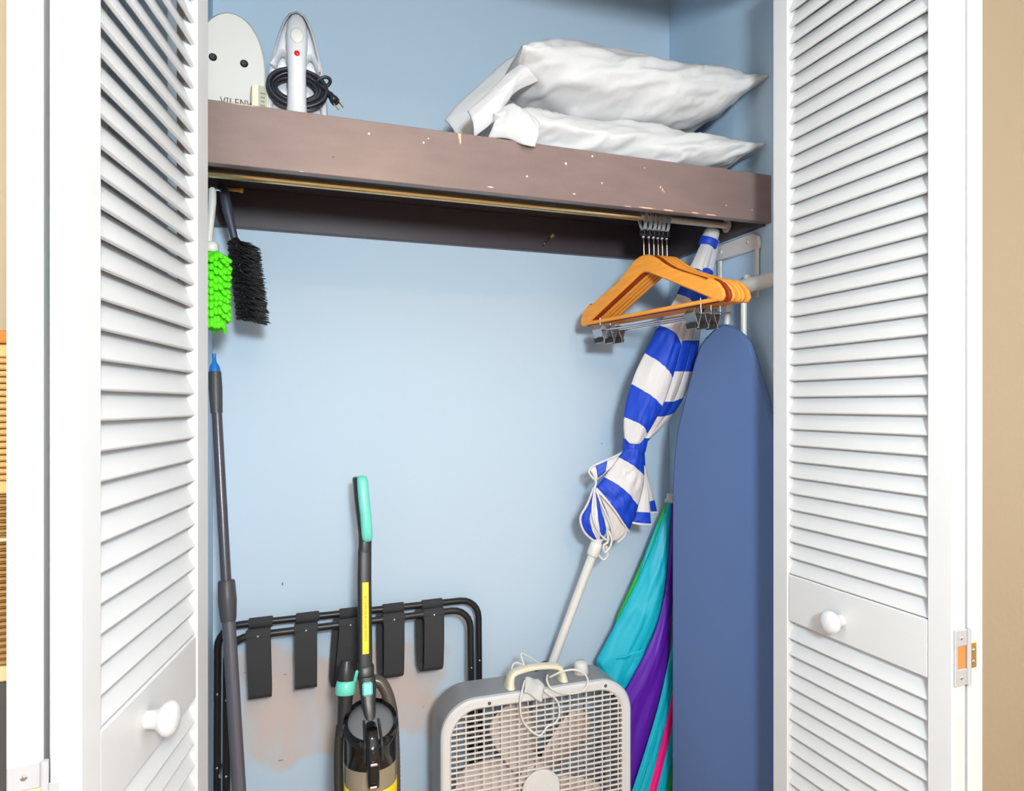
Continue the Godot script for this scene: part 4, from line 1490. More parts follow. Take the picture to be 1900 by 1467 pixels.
func make_coloured_umbrella():
	var cols := {"green": rgb(20, 190, 20), "teal": rgb(0, 176, 202), "purple": rgb(88, 18, 168), "pink": rgb(236, 8, 128), "leaf": rgb(8, 160, 80)}
	var tip := at(1244, 915, 1.665)
	var foot := Vector3(1.0, 0.06, -1.66)
	var t := thing("beach_umbrella", "closed teal, purple, green and pink beach parasol standing between the fan and the ironing board", "umbrella", Vector3(1.0, 0.0, -1.66))
	var o := t.position
	var mb := MB.new(o)
	mb.lathe(tip, Vector3.DOWN, [[0.0, 0.0], [0.009, 0.0005], [0.0105, 0.003], [0.0125, 0.016], [0.017, 0.018], [0.0175, 0.026], [0.012, 0.027]], 20)
	part("tip_cap", mb, M.plastic_white, t)
	mb = MB.new(o)
	mb.tube([tip, Vector3(foot.x, 0.004, foot.z)], 0.011, 14)
	part("pole", mb, M.plastic_white, t)
	var m := {}
	for k in cols:
		m[k] = paint(cols[k], 0.5)
		m[k].rim_enabled = true
		m[k].rim = 0.2
	# inner bundle so that the parasol is round from every side
	mb = MB.new(o)
	var rings := []
	for i in 13:
		var f := i / 12.0
		var c := tip.lerp(foot, f) + Vector3(-0.075 * sin(PI * min(f * 1.2, 1.0)), -0.016, 0)
		var ring := []
		for k in 32:
			var a := TAU * k / 32.0
			var r := (0.008 + 0.100 * pow(f, 0.8) * (1.0 - 0.5 * smoothstep(0.75, 1.0, f))) * (1.0 + 0.14 * cos(a * 8.0))
			ring.append(c + Vector3(cos(a) * r * 0.85, 0, sin(a) * min(r, 0.07) * 0.6))
		rings.append(ring)
	mb.loft(rings)
	part("inner_cloth", mb, m.teal, t)
	var specs := [
		["green", [[1236, 933, 1.660], [1215, 985, 1.664], [1190, 1045, 1.668], [1166, 1100, 1.672], [1148, 1140, 1.675], [1138, 1170, 1.676]], [[1241, 933, 1.652], [1224, 985, 1.652], [1202, 1045, 1.652], [1178, 1100, 1.656], [1156, 1145, 1.664], [1142, 1172, 1.672]], 0.004],
		["teal", [[1239, 933, 1.652], [1222, 985, 1.650], [1198, 1045, 1.650], [1172, 1100, 1.654], [1147, 1150, 1.66], [1107, 1225, 1.668]], [[1246, 933, 1.648], [1243, 990, 1.636], [1238, 1055, 1.624], [1229, 1115, 1.618], [1212, 1175, 1.62], [1150, 1300, 1.640]], 0.014],
		["teal", [[1107, 1225, 1.668], [1122, 1300, 1.672], [1140, 1400, 1.676]], [[1200, 1200, 1.622], [1185, 1300, 1.63], [1175, 1420, 1.64]], 0.012],
		["purple", [[1246, 934, 1.648], [1245, 990, 1.634], [1241, 1055, 1.620], [1233, 1110, 1.610], [1218, 1165, 1.606], [1196, 1215, 1.608], [1168, 1268, 1.615], [1120, 1360, 1.63], [1110, 1480, 1.64]], [[1254, 934, 1.648], [1255, 1000, 1.634], [1253, 1060, 1.622], [1248, 1120, 1.612], [1245, 1160, 1.608], [1242, 1205, 1.605], [1232, 1265, 1.605], [1212, 1345, 1.612], [1182, 1480, 1.625]], 0.012],
		["purple", [[1246, 934, 1.646], [1245, 990, 1.628], [1240, 1050, 1.612], [1236, 1100, 1.604]], [[1251, 934, 1.646], [1250, 990, 1.626], [1248, 1050, 1.610], [1242, 1112, 1.602]], 0.008],
		["teal", [[1254, 1170, 1.606], [1241, 1235, 1.604], [1223, 1310, 1.606], [1196, 1400, 1.61], [1168, 1490, 1.616]], [[1258, 1170, 1.612], [1258, 1235, 1.606], [1247, 1310, 1.603], [1225, 1400, 1.604], [1200, 1490, 1.608]], 0.010],
		["teal", [[1252, 1175, 1.602], [1238, 1240, 1.599], [1222, 1310, 1.599], [1195, 1400, 1.602], [1165, 1490, 1.606]], [[1255, 1175, 1.600], [1247, 1240, 1.596], [1232, 1310, 1.595], [1208, 1400, 1.598], [1180, 1490, 1.602]], 0.005],
		["pink", [[1256, 1235, 1.600], [1243, 1310, 1.598], [1222, 1400, 1.600], [1197, 1490, 1.604]], [[1262, 1235, 1.598], [1253, 1310, 1.595], [1235, 1400, 1.596], [1212, 1490, 1.600]], 0.005],
		["teal", [[1260, 1260, 1.602], [1250, 1330, 1.599], [1232, 1410, 1.600], [1211, 1490, 1.604]], [[1266, 1260, 1.604], [1262, 1330, 1.599], [1248, 1410, 1.598], [1230, 1490, 1.602]], 0.007],
		["leaf", [[1262, 1310, 1.602], [1256, 1370, 1.600], [1243, 1430, 1.602], [1228, 1490, 1.604]], [[1272, 1310, 1.606], [1270, 1370, 1.602], [1262, 1430, 1.600], [1254, 1490, 1.602]], 0.006]]
	var seed_ := 40.0
	for s in specs:
		mb = MB.new(o)
		gore(mb, s[1], s[2], s[3], null, null, null, 0.0, 44, 12, seed_)
		seed_ += 3.0
		part("cloth_panel", mb, m[s[0]], t, s[0].replace("leaf", "emerald green") + " cloth panel")

# ---------------------------------------------------------------- folded luggage rack
func make_luggage_rack():
	var t := thing("luggage_rack", "folded black tubular luggage rack with five hanging webbing straps against the back wall", "luggage rack", Vector3(0.14, 0, -1.68))
	var o := t.position
	var r := 0.0088
	var specs := [[[400, 1160], [830, 1116], 1.705, [392, 888], 1.690], [[418, 1182], [822, 1134], 1.665, [412, 874], 1.640]]
	var bars := []
	for s in specs:
		var d: float = s[2]
		var yt := (at(620, (s[0][1] + s[1][1]) * 0.5, d)).y
		var x0 := at(404 if d > 1.69 else 421, 1300, d).x
		var x1 := at(888 if d > 1.69 else 873, 1250, d).x
		var y0 := at(450, 1158 if d > 1.69 else 1181, d).y
		var y1 := at(820, 1117.5 if d > 1.69 else 1134.5, d).y
		x0 = max(x0, X_LEFT + 0.011)
		var R := 0.050
		var pts := [Vector3(x0, 0.012, -s[4])]
		for k in 4: pts.append(Vector3(x0, lerp(0.012, y0 - R, (k + 1) / 4.0), lerp(-s[4], -d, (k + 1) / 4.0)))
		for k in range(1, 7):
			var a := PI / 2 * k / 6.0
			pts.append(Vector3(x0 + R - R * cos(a), y0 - R + R * sin(a), -d))
		for k in range(1, 6): pts.append(Vector3(lerp(x0 + R, x1 - R, k / 6.0), lerp(y0, y1, k / 6.0), -d))
		for k in 7:
			var a := PI / 2 * (1.0 - k / 6.0)
			pts.append(Vector3(x1 - R + R * cos(a), y1 - R + R * sin(a), -d))
		for k in 4: pts.append(Vector3(x1, lerp(y1 - R, 0.012, (k + 1) / 4.0), lerp(-d, -s[4], (k + 1) / 4.0)))
		var mb := MB.new(o)
		mb.tube(pts, r, 16)
		part("frame", mb, M.black, t)
		bars.append([x0, x1, y0, y1, d])
		mb = MB.new(o)
		for q in [[x0, x0], [x1, x1]]:
			mb.lathe(Vector3(q[0], 0.001, -s[4]), Vector3.UP, [[0.0, 0.0], [0.0115, 0.001], [0.0115, 0.022], [0.0098, 0.025]], 16)
		part("rubber_foot", mb, M.rubber, t)
		# rivets on the legs
		for q in [x0, x1]:
			for yy in [0.525, 0.35]:
				mb = MB.new(o)
				var f: float = (yy - 0.012) / (y0 - R - 0.012)
				mb.lathe(Vector3(q, yy, lerp(-s[4], -d, f) + r * 0.9), Vector3.BACK, [[0.0032, 0.0], [0.0026, 0.0016], [0.0, 0.002]], 12)
				part("rivet", mb, M.chrome, t)
	# pivot spacers between the two frames
	var mb2 := MB.new(o)
	for x in [bars[0][0] * 0.5 + bars[1][0] * 0.5, bars[0][1] * 0.5 + bars[1][1] * 0.5]:
		mb2.tube([Vector3(x, 0.35, -1.652), Vector3(x, 0.35, -1.70)], 0.0052, 10)
	part("pivot", mb2, M.steel, t)
	# straps: [px centre on the front bar, px bottom, sideways drift of the bottom]
	var straps := [[479, 1303, 0.004, 0.0], [568, 1284, 0.0, 0.0], [650, 1278, -0.012, 0.012], [731, 1263, 0.0, 0.012], [805, 1250, 0.0, 0.014]]
	for s in straps:
		var fb: Array = bars[1]
		var bb: Array = bars[0]
		var x: float = at(s[0], 1150, 1.66).x
		var yf: float = lerp(fb[2], fb[3], (x - fb[0]) / (fb[1] - fb[0]))
		var yb: float = lerp(bb[2], bb[3], (x - bb[0]) / (bb[1] - bb[0]))
		var ybot: float = at(s[0], s[1], 1.65).y
		var w := 0.026
		var st := Node3D.new()
		st.name = "strap"
		t.add_child(st, true)
		var prof := []      # (z, y): front side down, round the bottom, back side up
		var zf := -1.655 + 0.0
		var zb := -1.700
		for k in 11:
			var f := k / 10.0
			prof.append([zf + 0.004 * sin(PI * f) - 0.006 * f, lerp(yf, ybot + 0.02, f), f])
		for k in range(1, 9):
			var a := PI * k / 9.0
			prof.append([lerp(zf - 0.006, zb + 0.002, 0.5 - 0.5 * cos(a)), ybot + 0.02 - 0.02 * sin(a), 1.0])
		for k in 11:
			var f := k / 10.0
			prof.append([lerp(zb + 0.002, zb - 0.004, f), lerp(ybot + 0.02, yb, f), 1.0 - f])
		var g := []
		for q in prof:
			var dx: float = s[2] * q[2]
			var back: float = clamp((zf - 0.006 - q[0]) / 0.04, 0.0, 1.0)
			g.append([Vector3(x - w + dx - s[3] * back, q[1], q[0]), Vector3(x + dx - s[3] * back, q[1], q[0]), Vector3(x + w + dx - s[3] * back, q[1], q[0])])
		var mb := MB.new(o)
		var rings := []
		for i in g.size():
			var p0: Vector3 = g[max(i - 1, 0)][1]
			var p1: Vector3 = g[min(i + 1, g.size() - 1)][1]
			var tn := (p1 - p0).normalized()
			var nn := Vector3(0, -tn.z, tn.y) * 0.0011
			rings.append([g[i][0] + nn, g[i][2] + nn, g[i][2] - nn, g[i][0] - nn])
		mb.smooth(false)
		mb.loft(rings)
		part("webbing", mb, M.webbing, st)
		for q in [[yf, -1.665, 0.0], [yb, -1.705, 0.0]]:
			mb = MB.new(o)
			var slope: float = (fb[3] - fb[2]) / (fb[1] - fb[0])
			var ax := Vector3(1, slope, 0)
			var bx: float = x if q[1] > -1.69 else x + 0.004
			var rr := []
			for e in [[-w - 0.002, 0.0100], [-w, 0.0118], [w, 0.0118], [w + 0.002, 0.0100]]:
				var ring := []
				for k in 18:
					var a := TAU * k / 18.0
					ring.append(Vector3(bx, q[0], q[1]) + ax * e[0] + Vector3(0, cos(a) * e[1] * 1.1, sin(a) * e[1]))
				rr.append(ring)
			mb.loft(rr)
			part("sleeve", mb, M.webbing, st)
		mb = MB.new(o)
		mb.lathe(Vector3(x, yf - 0.001, -1.665 + 0.0115), Vector3.BACK, [[0.0034, -0.001], [0.003, 0.001], [0.0, 0.0018]], 12)
		part("rivet", mb, M.chrome, st)

# ---------------------------------------------------------------- upright vacuum cleaner
func make_vacuum():
	var D := 1.45
	var cx := at(688, 1400, D).x
	var t := thing("vacuum_cleaner", "black upright vacuum cleaner with teal grip and yellow label in front of the luggage rack", "vacuum cleaner", Vector3(cx, 0, -D))
	var o := t.position
	var plastic := paint(rgb(44, 44, 46), 0.38)
	var gloss := paint(rgb(28, 28, 30), 0.12)
	var grey := paint(rgb(112, 112, 114), 0.4)
	var mb := MB.new(o)
	# handle
	limb(mb, [[671, 882, 1.573, 0.006, 0.005], [672, 884, 1.572, 0.011, 0.010], [672.5, 892, 1.570, 0.0130, 0.013], [675, 925, 1.563, 0.0132, 0.014], [679, 960, 1.557, 0.0130, 0.014], [681, 990, 1.553, 0.0130, 0.013], [681.5, 1000, 1.553, 0.0115, 0.011], [681.5, 1004, 1.554, 0.007, 0.006]], 24, 0.75)
	part("grip", mb, M.teal, t, "teal hand grip")
	mb = MB.new(o)
	limb(mb, [[661, 885, 1.605, 0.007, 0.012], [662, 889, 1.603, 0.0105, 0.020], [665, 925, 1.596, 0.0100, 0.019], [669, 960, 1.588, 0.0100, 0.018], [674, 990, 1.578, 0.0118, 0.018], [677, 1006, 1.570, 0.0150, 0.016], [677, 1030, 1.566, 0.0155, 0.014]], 20, 0.7)
	part("grip_back", mb, plastic, t)
	mb = MB.new(o)
	limb(mb, [[678, 1000, 1.568, 0.0145, 0.010], [676.5, 1024, 1.565, 0.0158, 0.0125], [676, 1080, 1.552, 0.0162, 0.013], [677, 1160, 1.531, 0.0160, 0.013], [677.5, 1238, 1.510, 0.0162, 0.013]], 20, 0.6)
	part("shaft", mb, plastic, t)
	mb = MB.new(o)
	var y0 := at(678, 1080, 1.538)
	var y1 := at(678.5, 1213, 1.503)
	var up := (y0 - y1).normalized()
	var bas := Basis(Vector3.RIGHT, up, Vector3.RIGHT.cross(up))
	var lab := Transform3D(bas, (y0 + y1) * 0.5 + bas.z * 0.0012)
	mb.box(lab, Vector3(0.0145, y0.distance_to(y1), 0.001), 0.0002)
	part("warning_label", mb, M.yellow, t, "long yellow warning label")
	var tm := TextMesh.new()
	tm.text = "PLEASE EMPTY AFTER EACH USE"
	tm.font = SystemFont.new()
	tm.font.font_names = PackedStringArray(["Droid Sans"])
	tm.font_size = 24
	tm.pixel_size = 0.00029
	tm.depth = 0.0003
	var tx := part("lettering", tm, paint(rgb(150, 116, 10), 0.6), t)
	tx.transform = Transform3D(bas, lab.origin - o + bas.z * 0.0007) * Transform3D(Basis(Vector3.BACK, PI / 2), Vector3.ZERO)
	# socket and spine
	mb = MB.new(o)
	limb(mb, [[678, 1232, 1.511, 0.0165, 0.014], [678, 1236, 1.510, 0.0195, 0.017], [678.5, 1256, 1.505, 0.0190, 0.017], [680, 1262, 1.503, 0.0165, 0.015]], 22, 0.7)
	part("socket", mb, plastic, t)
	mb = MB.new(o)
	limb(mb, [[680, 1252, 1.500, 0.0185, 0.016], [682, 1270, 1.490, 0.0190, 0.018], [683, 1296, 1.478, 0.0165, 0.018], [686, 1325, 1.462, 0.0125, 0.016], [688, 1348, 1.44, 0.0085, 0.012], [688, 1372, 1.425, 0.007, 0.008]], 22, 0.65)
	part("spine", mb, plastic, t)
	mb = MB.new(o)
	var bt := at(682, 1278, 1.470)
	mb.box(Transform3D(Basis(Vector3.RIGHT, -0.35), bt), Vector3(0.0225, 0.029, 0.008), 0.004)
	part("release_button", mb, M.teal, t, "teal release button")
	# side hose: ring, wand tube and corrugated arc
	mb = MB.new(o)
	var w0 := at(641, 1262, 1.50)
	mb.lathe(at(641, 1283, 1.495), (at(642, 1262, 1.50) - at(641, 1283, 1.495)), [[0.0190, -0.006], [0.0222, -0.004], [0.0224, 0.012], [0.0205, 0.022], [0.0185, 0.0235]], 28)
	mb.box(Transform3D(Basis(Vector3.BACK, -0.25), at(660, 1255, 1.497)), Vector3(0.007, 0.03, 0.010), 0.003)
	part("hose_ring", mb, M.teal, t, "teal ring at the hose end")
	mb = MB.new(o)
	mb.tube([at(641, 1290, 1.497), at(642, 1255, 1.50), at(642, 1240, 1.503), at(643, 1225, 1.506)], [0.0170, 0.0175, 0.0165, 0.0120], 20)
	part("hose_cuff", mb, plastic, t)
	mb = MB.new(o)
	mb.tube([at(641, 1280, 1.497), at(641, 1296, 1.492), at(637, 1350, 1.485), at(634, 1362, 1.484)], [0.0200, 0.0165, 0.0135, 0.0155], 20)
	part("wand", mb, plastic, t)
	mb = MB.new(o)
	var hp := curve(ats([[632, 1345, 1.487], [629, 1375, 1.483], [628, 1420, 1.48], [629, 1480, 1.475], [632, 1600, 1.47]]), 90)
	var rr := []
	for i in hp.size(): rr.append(0.0098 + 0.0007 * (i % 2))
	mb.tube(hp, rr, 14)
	part("hose", mb, paint(rgb(52, 50, 46), 0.3), t)
	mb = MB.new(o)
	hp = curve(ats([[692, 1262, 1.515], [706, 1266, 1.512], [717, 1283, 1.505], [724, 1306, 1.498], [728, 1335, 1.492], [731, 1400, 1.49], [732, 1470, 1.49]]), 110)
	rr = []
	for i in hp.size(): rr.append(0.0130 + 0.0011 * (i % 2))
	mb.tube(hp, rr, 16)
	part("corrugated_hose", mb, paint(rgb(84, 74, 66), 0.28), t)
	# dust bin: slanted lid, black upper wall, smoky lower wall
	var R := 0.057
	var n := 48
	var hl := at(688, 1340, D).y            # lid height on the axis
	var slope := 0.42
	var c := Vector3(cx, 0, -D)
	var yb := at(645, 1413, D).y
	mb = MB.new(o)
	var rings := []
	for q in [[R * 0.99, -99.0], [R, -98.0], [R, -0.012], [R * 1.04, -0.010], [R * 1.045, 0.0], [R * 1.0, 0.006], [R * 0.88, 0.006], [R * 0.86, 0.002]]:
		var ring := []
		for k in n:
			var a := TAU * k / n
			var z: float = sin(a) * q[0]
			var y: float = hl - z * slope + q[1]
			if q[1] < -90.0: y = yb + (0.0 if q[1] < -98.5 else 0.001)
			ring.append(c + Vector3(cos(a) * q[0], y, z))
		rings.append(ring)
	mb.loft(rings, true, true, false)
	part("bin_collar", mb, gloss, t)
	mb = MB.new(o)
	rings = []
	for q in [[R * 0.87, 0.0], [R * 0.85, 0.004], [R * 0.5, 0.010], [R * 0.02, 0.012]]:
		var ring := []
		for k in n:
			var a := TAU * k / n
			ring.append(c + Vector3(cos(a) * q[0], hl - sin(a) * q[0] * slope + q[1], sin(a) * q[0]))
		rings.append(ring)
	mb.loft(rings)
	part("bin_lid", mb, grey, t, "grey domed bin lid")
	mb = MB.new(o)
	mb.lathe(Vector3(cx, 0.13, -D), Vector3.UP, [[0.0, 0.0], [R * 0.94, 0.001], [R * 0.96, 0.01], [R * 0.985, yb - 0.13]], n)
	part("dust_bin", mb, paint(rgb(150, 138, 116), 0.12), t, "smoky beige dust bin")
	mb = MB.new(o)
	var yl := at(640, 1453, D).y
	mb.lathe(Vector3(cx, yl - 0.05, -D), Vector3.UP, [[R * 0.975, 0.0], [R * 0.995, 0.0005], [R * 0.998, 0.0495], [R * 0.98, 0.05]], n)
	part("bin_label", mb, M.yellow, t, "yellow band round the bin")
	# front carrying handle and latch
	mb = MB.new(o)
	limb(mb, [[688, 1338, 1.440, 0.004, 0.004], [688, 1342, 1.425, 0.010, 0.008], [690, 1352, 1.400, 0.0115, 0.009], [691, 1372, 1.376, 0.0125, 0.010], [692, 1395, 1.366, 0.0130, 0.011], [693, 1415, 1.368, 0.0125, 0.010], [693, 1440, 1.374, 0.0125, 0.010], [693.5, 1458, 1.378, 0.0120, 0.009], [693.5, 1462, 1.380, 0.010, 0.006]], 22, 0.75)
	part("bin_handle", mb, gloss, t)
	mb = MB.new(o)
	for q in [[694, 1419, 1.354], [693, 1461, 1.365]]:
		mb = MB.new(o)
		mb.box(Transform3D(Basis(), at(q[0], q[1], q[2])), Vector3(0.0165, 0.006, 0.006), 0.002)
		part("latch_tab", mb, M.steel, t)
	for s in [-1.0, 1.0]:
		mb = MB.new(o)
		mb.tube(curve([c + Vector3(s * 0.0155, hl + 0.007, 0.004), c + Vector3(s * 0.0165, hl - 0.006, 0.034), c + Vector3(s * 0.0175, hl - 0.021, 0.055), c + Vector3(s * 0.0175, hl - 0.055, 0.0585)], 12), 0.0035, 10)
		part("lid_rib", mb, plastic, t)
	# body below the frame's edge
	mb = MB.new(o)
	mb.lathe(Vector3(cx, 0.045, -D), Vector3.UP, [[0.0, 0.0], [0.055, 0.002], [0.064, 0.02], [0.060, 0.084], [0.04, 0.086]], 32)
	part("motor_housing", mb, plastic, t)
	mb = MB.new(o)
	limb(mb, [[690, 1300, 1.515, 0.030, 0.008], [690, 1420, 1.522, 0.036, 0.012], [690, 1520, 1.520, 0.040, 0.018]], 20, 0.5)
	part("back_body", mb, plastic, t)
	mb = MB.new(o)
	mb.box(Transform3D(Basis(), Vector3(cx, 0.036, -D + 0.10)), Vector3(0.29, 0.062, 0.16), 0.02)
	part("floor_head", mb, plastic, t)
	for s in [-1.0, 1.0]:
		mb = MB.new(o)
		mb.lathe(Vector3(cx + s * 0.062, 0.045, -D - 0.02), Vector3.RIGHT * s, [[0.0, 0.0], [0.044, 0.0], [0.044, 0.02], [0.02, 0.024], [0.0, 0.024]], 28)
		part("wheel", mb, M.rubber, t)

# ---------------------------------------------------------------- box fan
func ring_frame(mb: MB, outer: PackedVector2Array, inner: PackedVector2Array, c: Vector3, z0: float, z1: float, b: float):
	var o2 := mb.inset(outer, b)
	var i2 := PackedVector2Array()
	for k in inner.size():
		i2.append(inner[k] + (outer[k] - inner[k]).normalized() * b)
	var lp := []
	for q in [[outer, z0], [outer, z1 - b], [o2, z1], [i2, z1], [inner, z1 - b], [inner, z0]]:
		var r := []
		for p in q[0]: r.append(c + Vector3(p.x, p.y, q[1]))
		lp.append(r)
	var n := outer.size()
	for k in n:
		var k2 := (k + 1) % n
		var rad := Vector3(outer[k].x, outer[k].y, 0).normalized()
		var hs := [rad, rad + Vector3.BACK, Vector3.BACK, Vector3.BACK - rad, -rad, Vector3.FORWARD]
		for i in 6:
			var A = lp[i]
			var B = lp[(i + 1) % 6]
			mb.smooth(i == 0 or i == 4)
			mb.quad(A[k], A[k2], B[k2], B[k], hs[i])
	mb.smooth(true)

func half_span(v: float, hw: float, hh: float, r: float) -> float:
	# half length of a bar at offset v inside a rounded rectangle
	var a: float = abs(v) - (hh - r)
	if a <= 0.0: return hw
	return hw - r + sqrt(max(0.0, r * r - a * a))

func make_fan():
	var d := 1.5
	var x0 := at(819, 1400, d).x
	var x1 := at(1172, 1400, d).x
	var top := at(1000, 1281, d).y
	var w := x1 - x0
	var cx := (x0 + x1) * 0.5
	var h := top - 0.018
	var cy := 0.018 + h * 0.5
	var t := thing("box_fan", "grey box fan with a white front grille, white cord looped over its handle", "fan", Vector3(cx, 0, -d - 0.055))
	var o := t.position
	var c := Vector3(cx, cy, -d)
	var rad := 0.085
	var outer := rrect(w, h, rad, 12)
	var mb := MB.new(o)
	ring_frame(mb, outer, rrect(w - 0.012, h - 0.012, rad - 0.006, 12), c, -0.110, -0.014, 0.002)
	part("housing", mb, M.grey_plastic, t)
	var gw := w - 0.050
	var gh := h - 0.050
	var gr := rad - 0.018
	var inner := rrect(gw, gh, gr, 12)
	var frame_m := paint(rgb(212, 211, 211), 0.35)
	mb = MB.new(o)
	ring_frame(mb, outer, inner, c, -0.016, 0.0, 0.005)
	part("front_frame", mb, frame_m, t)
	mb = MB.new(o)
	ring_frame(mb, rrect(w - 0.013, h - 0.013, rad - 0.0065, 12), rrect(gw, gh, gr, 12), c, -0.108, -0.100, 0.001)
	part("rear_frame", mb, M.grey_plastic, t)
	# grille bars, one by one
	var bar_m := paint(rgb(210, 206, 202), 0.4)
	var k := 0
	var v := -gh * 0.5 + 0.010
	while v < gh * 0.5 - 0.004:
		var hl := half_span(v, gw * 0.5, gh * 0.5, gr)
		mb = MB.new(o)
		mb.box(Transform3D(Basis(), c + Vector3(0, v, -0.0060)), Vector3(hl * 2.0 + 0.004, 0.0046, 0.004), 0.001)
		part("grille_bar", mb, bar_m, t)
		v += 0.0131
	v = -gw * 0.5 + 0.014
	k = 0
	while v < gw * 0.5 - 0.006:
		var hl := half_span(v, gh * 0.5, gw * 0.5, gr)
		mb = MB.new(o)
		mb.box(Transform3D(Basis(), c + Vector3(v, 0, -0.0085)), Vector3(0.0034 if k % 2 else 0.0022, hl * 2.0 + 0.004, 0.0030), 0.0008)
		part("grille_upright", mb, bar_m, t)
		k += 1
		v += 0.0226
	mb = MB.new(o)
	v = -gh * 0.5 + 0.015
	while v < gh * 0.5 - 0.005:
		var hl := half_span(v, gw * 0.5, gh * 0.5, gr)
		mb.box(Transform3D(Basis(), c + Vector3(0, v, -0.104)), Vector3(hl * 2.0 + 0.004, 0.003, 0.004), 0.0)
		v += 0.02
	v = -gw * 0.5 + 0.04
	while v < gw * 0.5 - 0.01:
		var hl := half_span(v, gh * 0.5, gw * 0.5, gr)
		mb.box(Transform3D(Basis(), c + Vector3(v, 0, -0.104)), Vector3(0.003, hl * 2.0 + 0.004, 0.004), 0.0)
		v += 0.05
	part("rear_grille", mb, M.grey_plastic, t, "", "stuff")
	# screws in the front frame
	for q in [[-w * 0.5 + 0.118, h * 0.5 - 0.013], [w * 0.5 - 0.075, h * 0.5 - 0.013], [w * 0.5 - 0.011, -0.06], [-w * 0.5 + 0.011, -0.1]]:
		mb = MB.new(o)
		mb.lathe(c + Vector3(q[0], q[1], -0.001), Vector3.BACK, [[0.0042, 0.0], [0.0042, 0.0012], [0.003, 0.0016], [0.0, 0.0008]], 14)
		part("screw", mb, M.dark_grey, t)
	# blades and hub
	var bm := paint(rgb(212, 192, 182), 0.5)
	for b in 5:
		var ang := deg_to_rad(107.0 + 72.0 * b)
		var e := Vector3(cos(ang), sin(ang), 0)
		var s := Vector3(-sin(ang), cos(ang), 0)
		var g := []
		for i in 9:
			var f := i / 8.0
			var r: float = lerp(0.038, 0.205, f)
			var wid: float = lerp(0.035, 0.068, sqrt(f)) * (1.0 - 0.35 * pow(f, 6.0))
			var row := []
			for j in 7:
				var q := (j / 6.0 - 0.5) * 2.0
				row.append(c + e * (r - 0.012 * q * q * f) + s * (q * wid + 0.02 * f) + Vector3(0, 0, -0.055 + q * lerp(0.030, 0.018, f) - 0.006 * q * q))
			g.append(row)
		mb = MB.new(o)
		mb.sheet(g, Vector3(0, 0, -0.003))
		part("blade", mb, bm, t)
	mb = MB.new(o)
	mb.lathe(c + Vector3(0, 0, -0.075), Vector3.BACK, [[0.0, 0.0], [0.046, 0.0], [0.048, 0.03], [0.044, 0.040], [0.0, 0.042]], 32)
	part("hub", mb, bm, t)
	mb = MB.new(o)
	var disc := PackedVector2Array()
	for i in 40: disc.append(Vector2(cos(TAU * i / 40.0), sin(TAU * i / 40.0)) * 0.050)
	mb.prism(disc, c + Vector3(0, 0, -0.004), Vector3.RIGHT, Vector3.UP, Vector3.BACK, 0.006, 0.0015)
	for i in 40: disc[i] *= 0.9
	mb.prism(disc, c + Vector3(0, 0, 0.0015), Vector3.RIGHT, Vector3.UP, Vector3.BACK, 0.0016, 0.0006)
	part("grille_badge", mb, frame_m, t)
	mb = MB.new(o)
	mb.lathe(c + Vector3(0, 0, -0.100), Vector3.BACK, [[0.0, 0.0], [0.055, 0.0], [0.052, 0.024], [0.0, 0.024]], 32)
	part("motor", mb, M.dark_grey, t)
	# feet
	for s in [-1.0, 1.0]:
		mb = MB.new(o)
		mb.box(Transform3D(Basis(), Vector3(cx + s * w * 0.32, 0.011, -d - 0.055)), Vector3(0.05, 0.022, 0.14), 0.005)
		part("foot", mb, M.grey_plastic, t)
	# handle
	var hz := -1.545
	var hx0 := at(941, 1260, 1.545).x
	var hx1 := at(1043, 1245, 1.545).x
	mb = MB.new(o)
	var path := [Vector3(hx0 + 0.006, top - 0.002, hz), Vector3(hx0 + 0.008, top + 0.018, hz), Vector3(hx0 + 0.018, top + 0.033, hz), Vector3(hx0 + 0.05, top + 0.039, hz), Vector3((hx0 + hx1) * 0.5, top + 0.041, hz), Vector3(hx1 - 0.04, top + 0.039, hz), Vector3(hx1 - 0.012, top + 0.033, hz), Vector3(hx1 - 0.003, top + 0.018, hz), Vector3(hx1, top - 0.002, hz)]
	var pp := curve(path, 32)
	var rings := []
	for i in pp.size():
		var f := float(i) / (pp.size() - 1)
		var tn: Vector3 = (pp[min(i + 1, pp.size() - 1)] - pp[max(i - 1, 0)]).normalized()
		var nn := Vector3(-tn.y, tn.x, 0)
		var endw: float = pow(abs(f - 0.5) * 2.0, 3.0)
		rings.append(oval(pp[i], nn * (0.0068 + 0.006 * endw), Vector3(0, 0, 0.013 + 0.012 * endw), 18, 0.75))
	mb.loft(rings)
	part("handle", mb, M.cream, t)
	mb = MB.new(o)
	var kp := Vector3(at(1078, 1250, 1.565).x, top, -1.565)
	mb.lathe(kp, Vector3.UP, [[0.0195, -0.002], [0.020, 0.004], [0.0185, 0.018], [0.0175, 0.026], [0.0135, 0.031], [0.0, 0.032]], 24)
	part("speed_knob", mb, M.plastic_white, t)
	# the cord
	mb = MB.new(o)
	var cr := 0.0026
	mb.tube(curve(ats([[1020, 1256, 1.53], [1042, 1246, 1.515], [1065, 1242, 1.505], [1084, 1249, 1.497], [1091, 1264, 1.494], [1084, 1279, 1.490], [1066, 1286, 1.489], [1042, 1285, 1.489], [1022, 1276, 1.491], [1015, 1262, 1.496], [1016, 1252, 1.515]]), 60), cr, 10)
	mb.tube(curve(ats([[974, 1262, 1.51], [968, 1284, 1.493], [965, 1308, 1.489], [969, 1334, 1.489], [984, 1354, 1.488], [1000, 1364, 1.487], [1009, 1357, 1.487], [1016, 1347, 1.488], [1030, 1341, 1.488], [1038, 1325, 1.488], [1036, 1305, 1.489], [1027, 1292, 1.489], [1015, 1282, 1.489]]), 70), cr, 10)
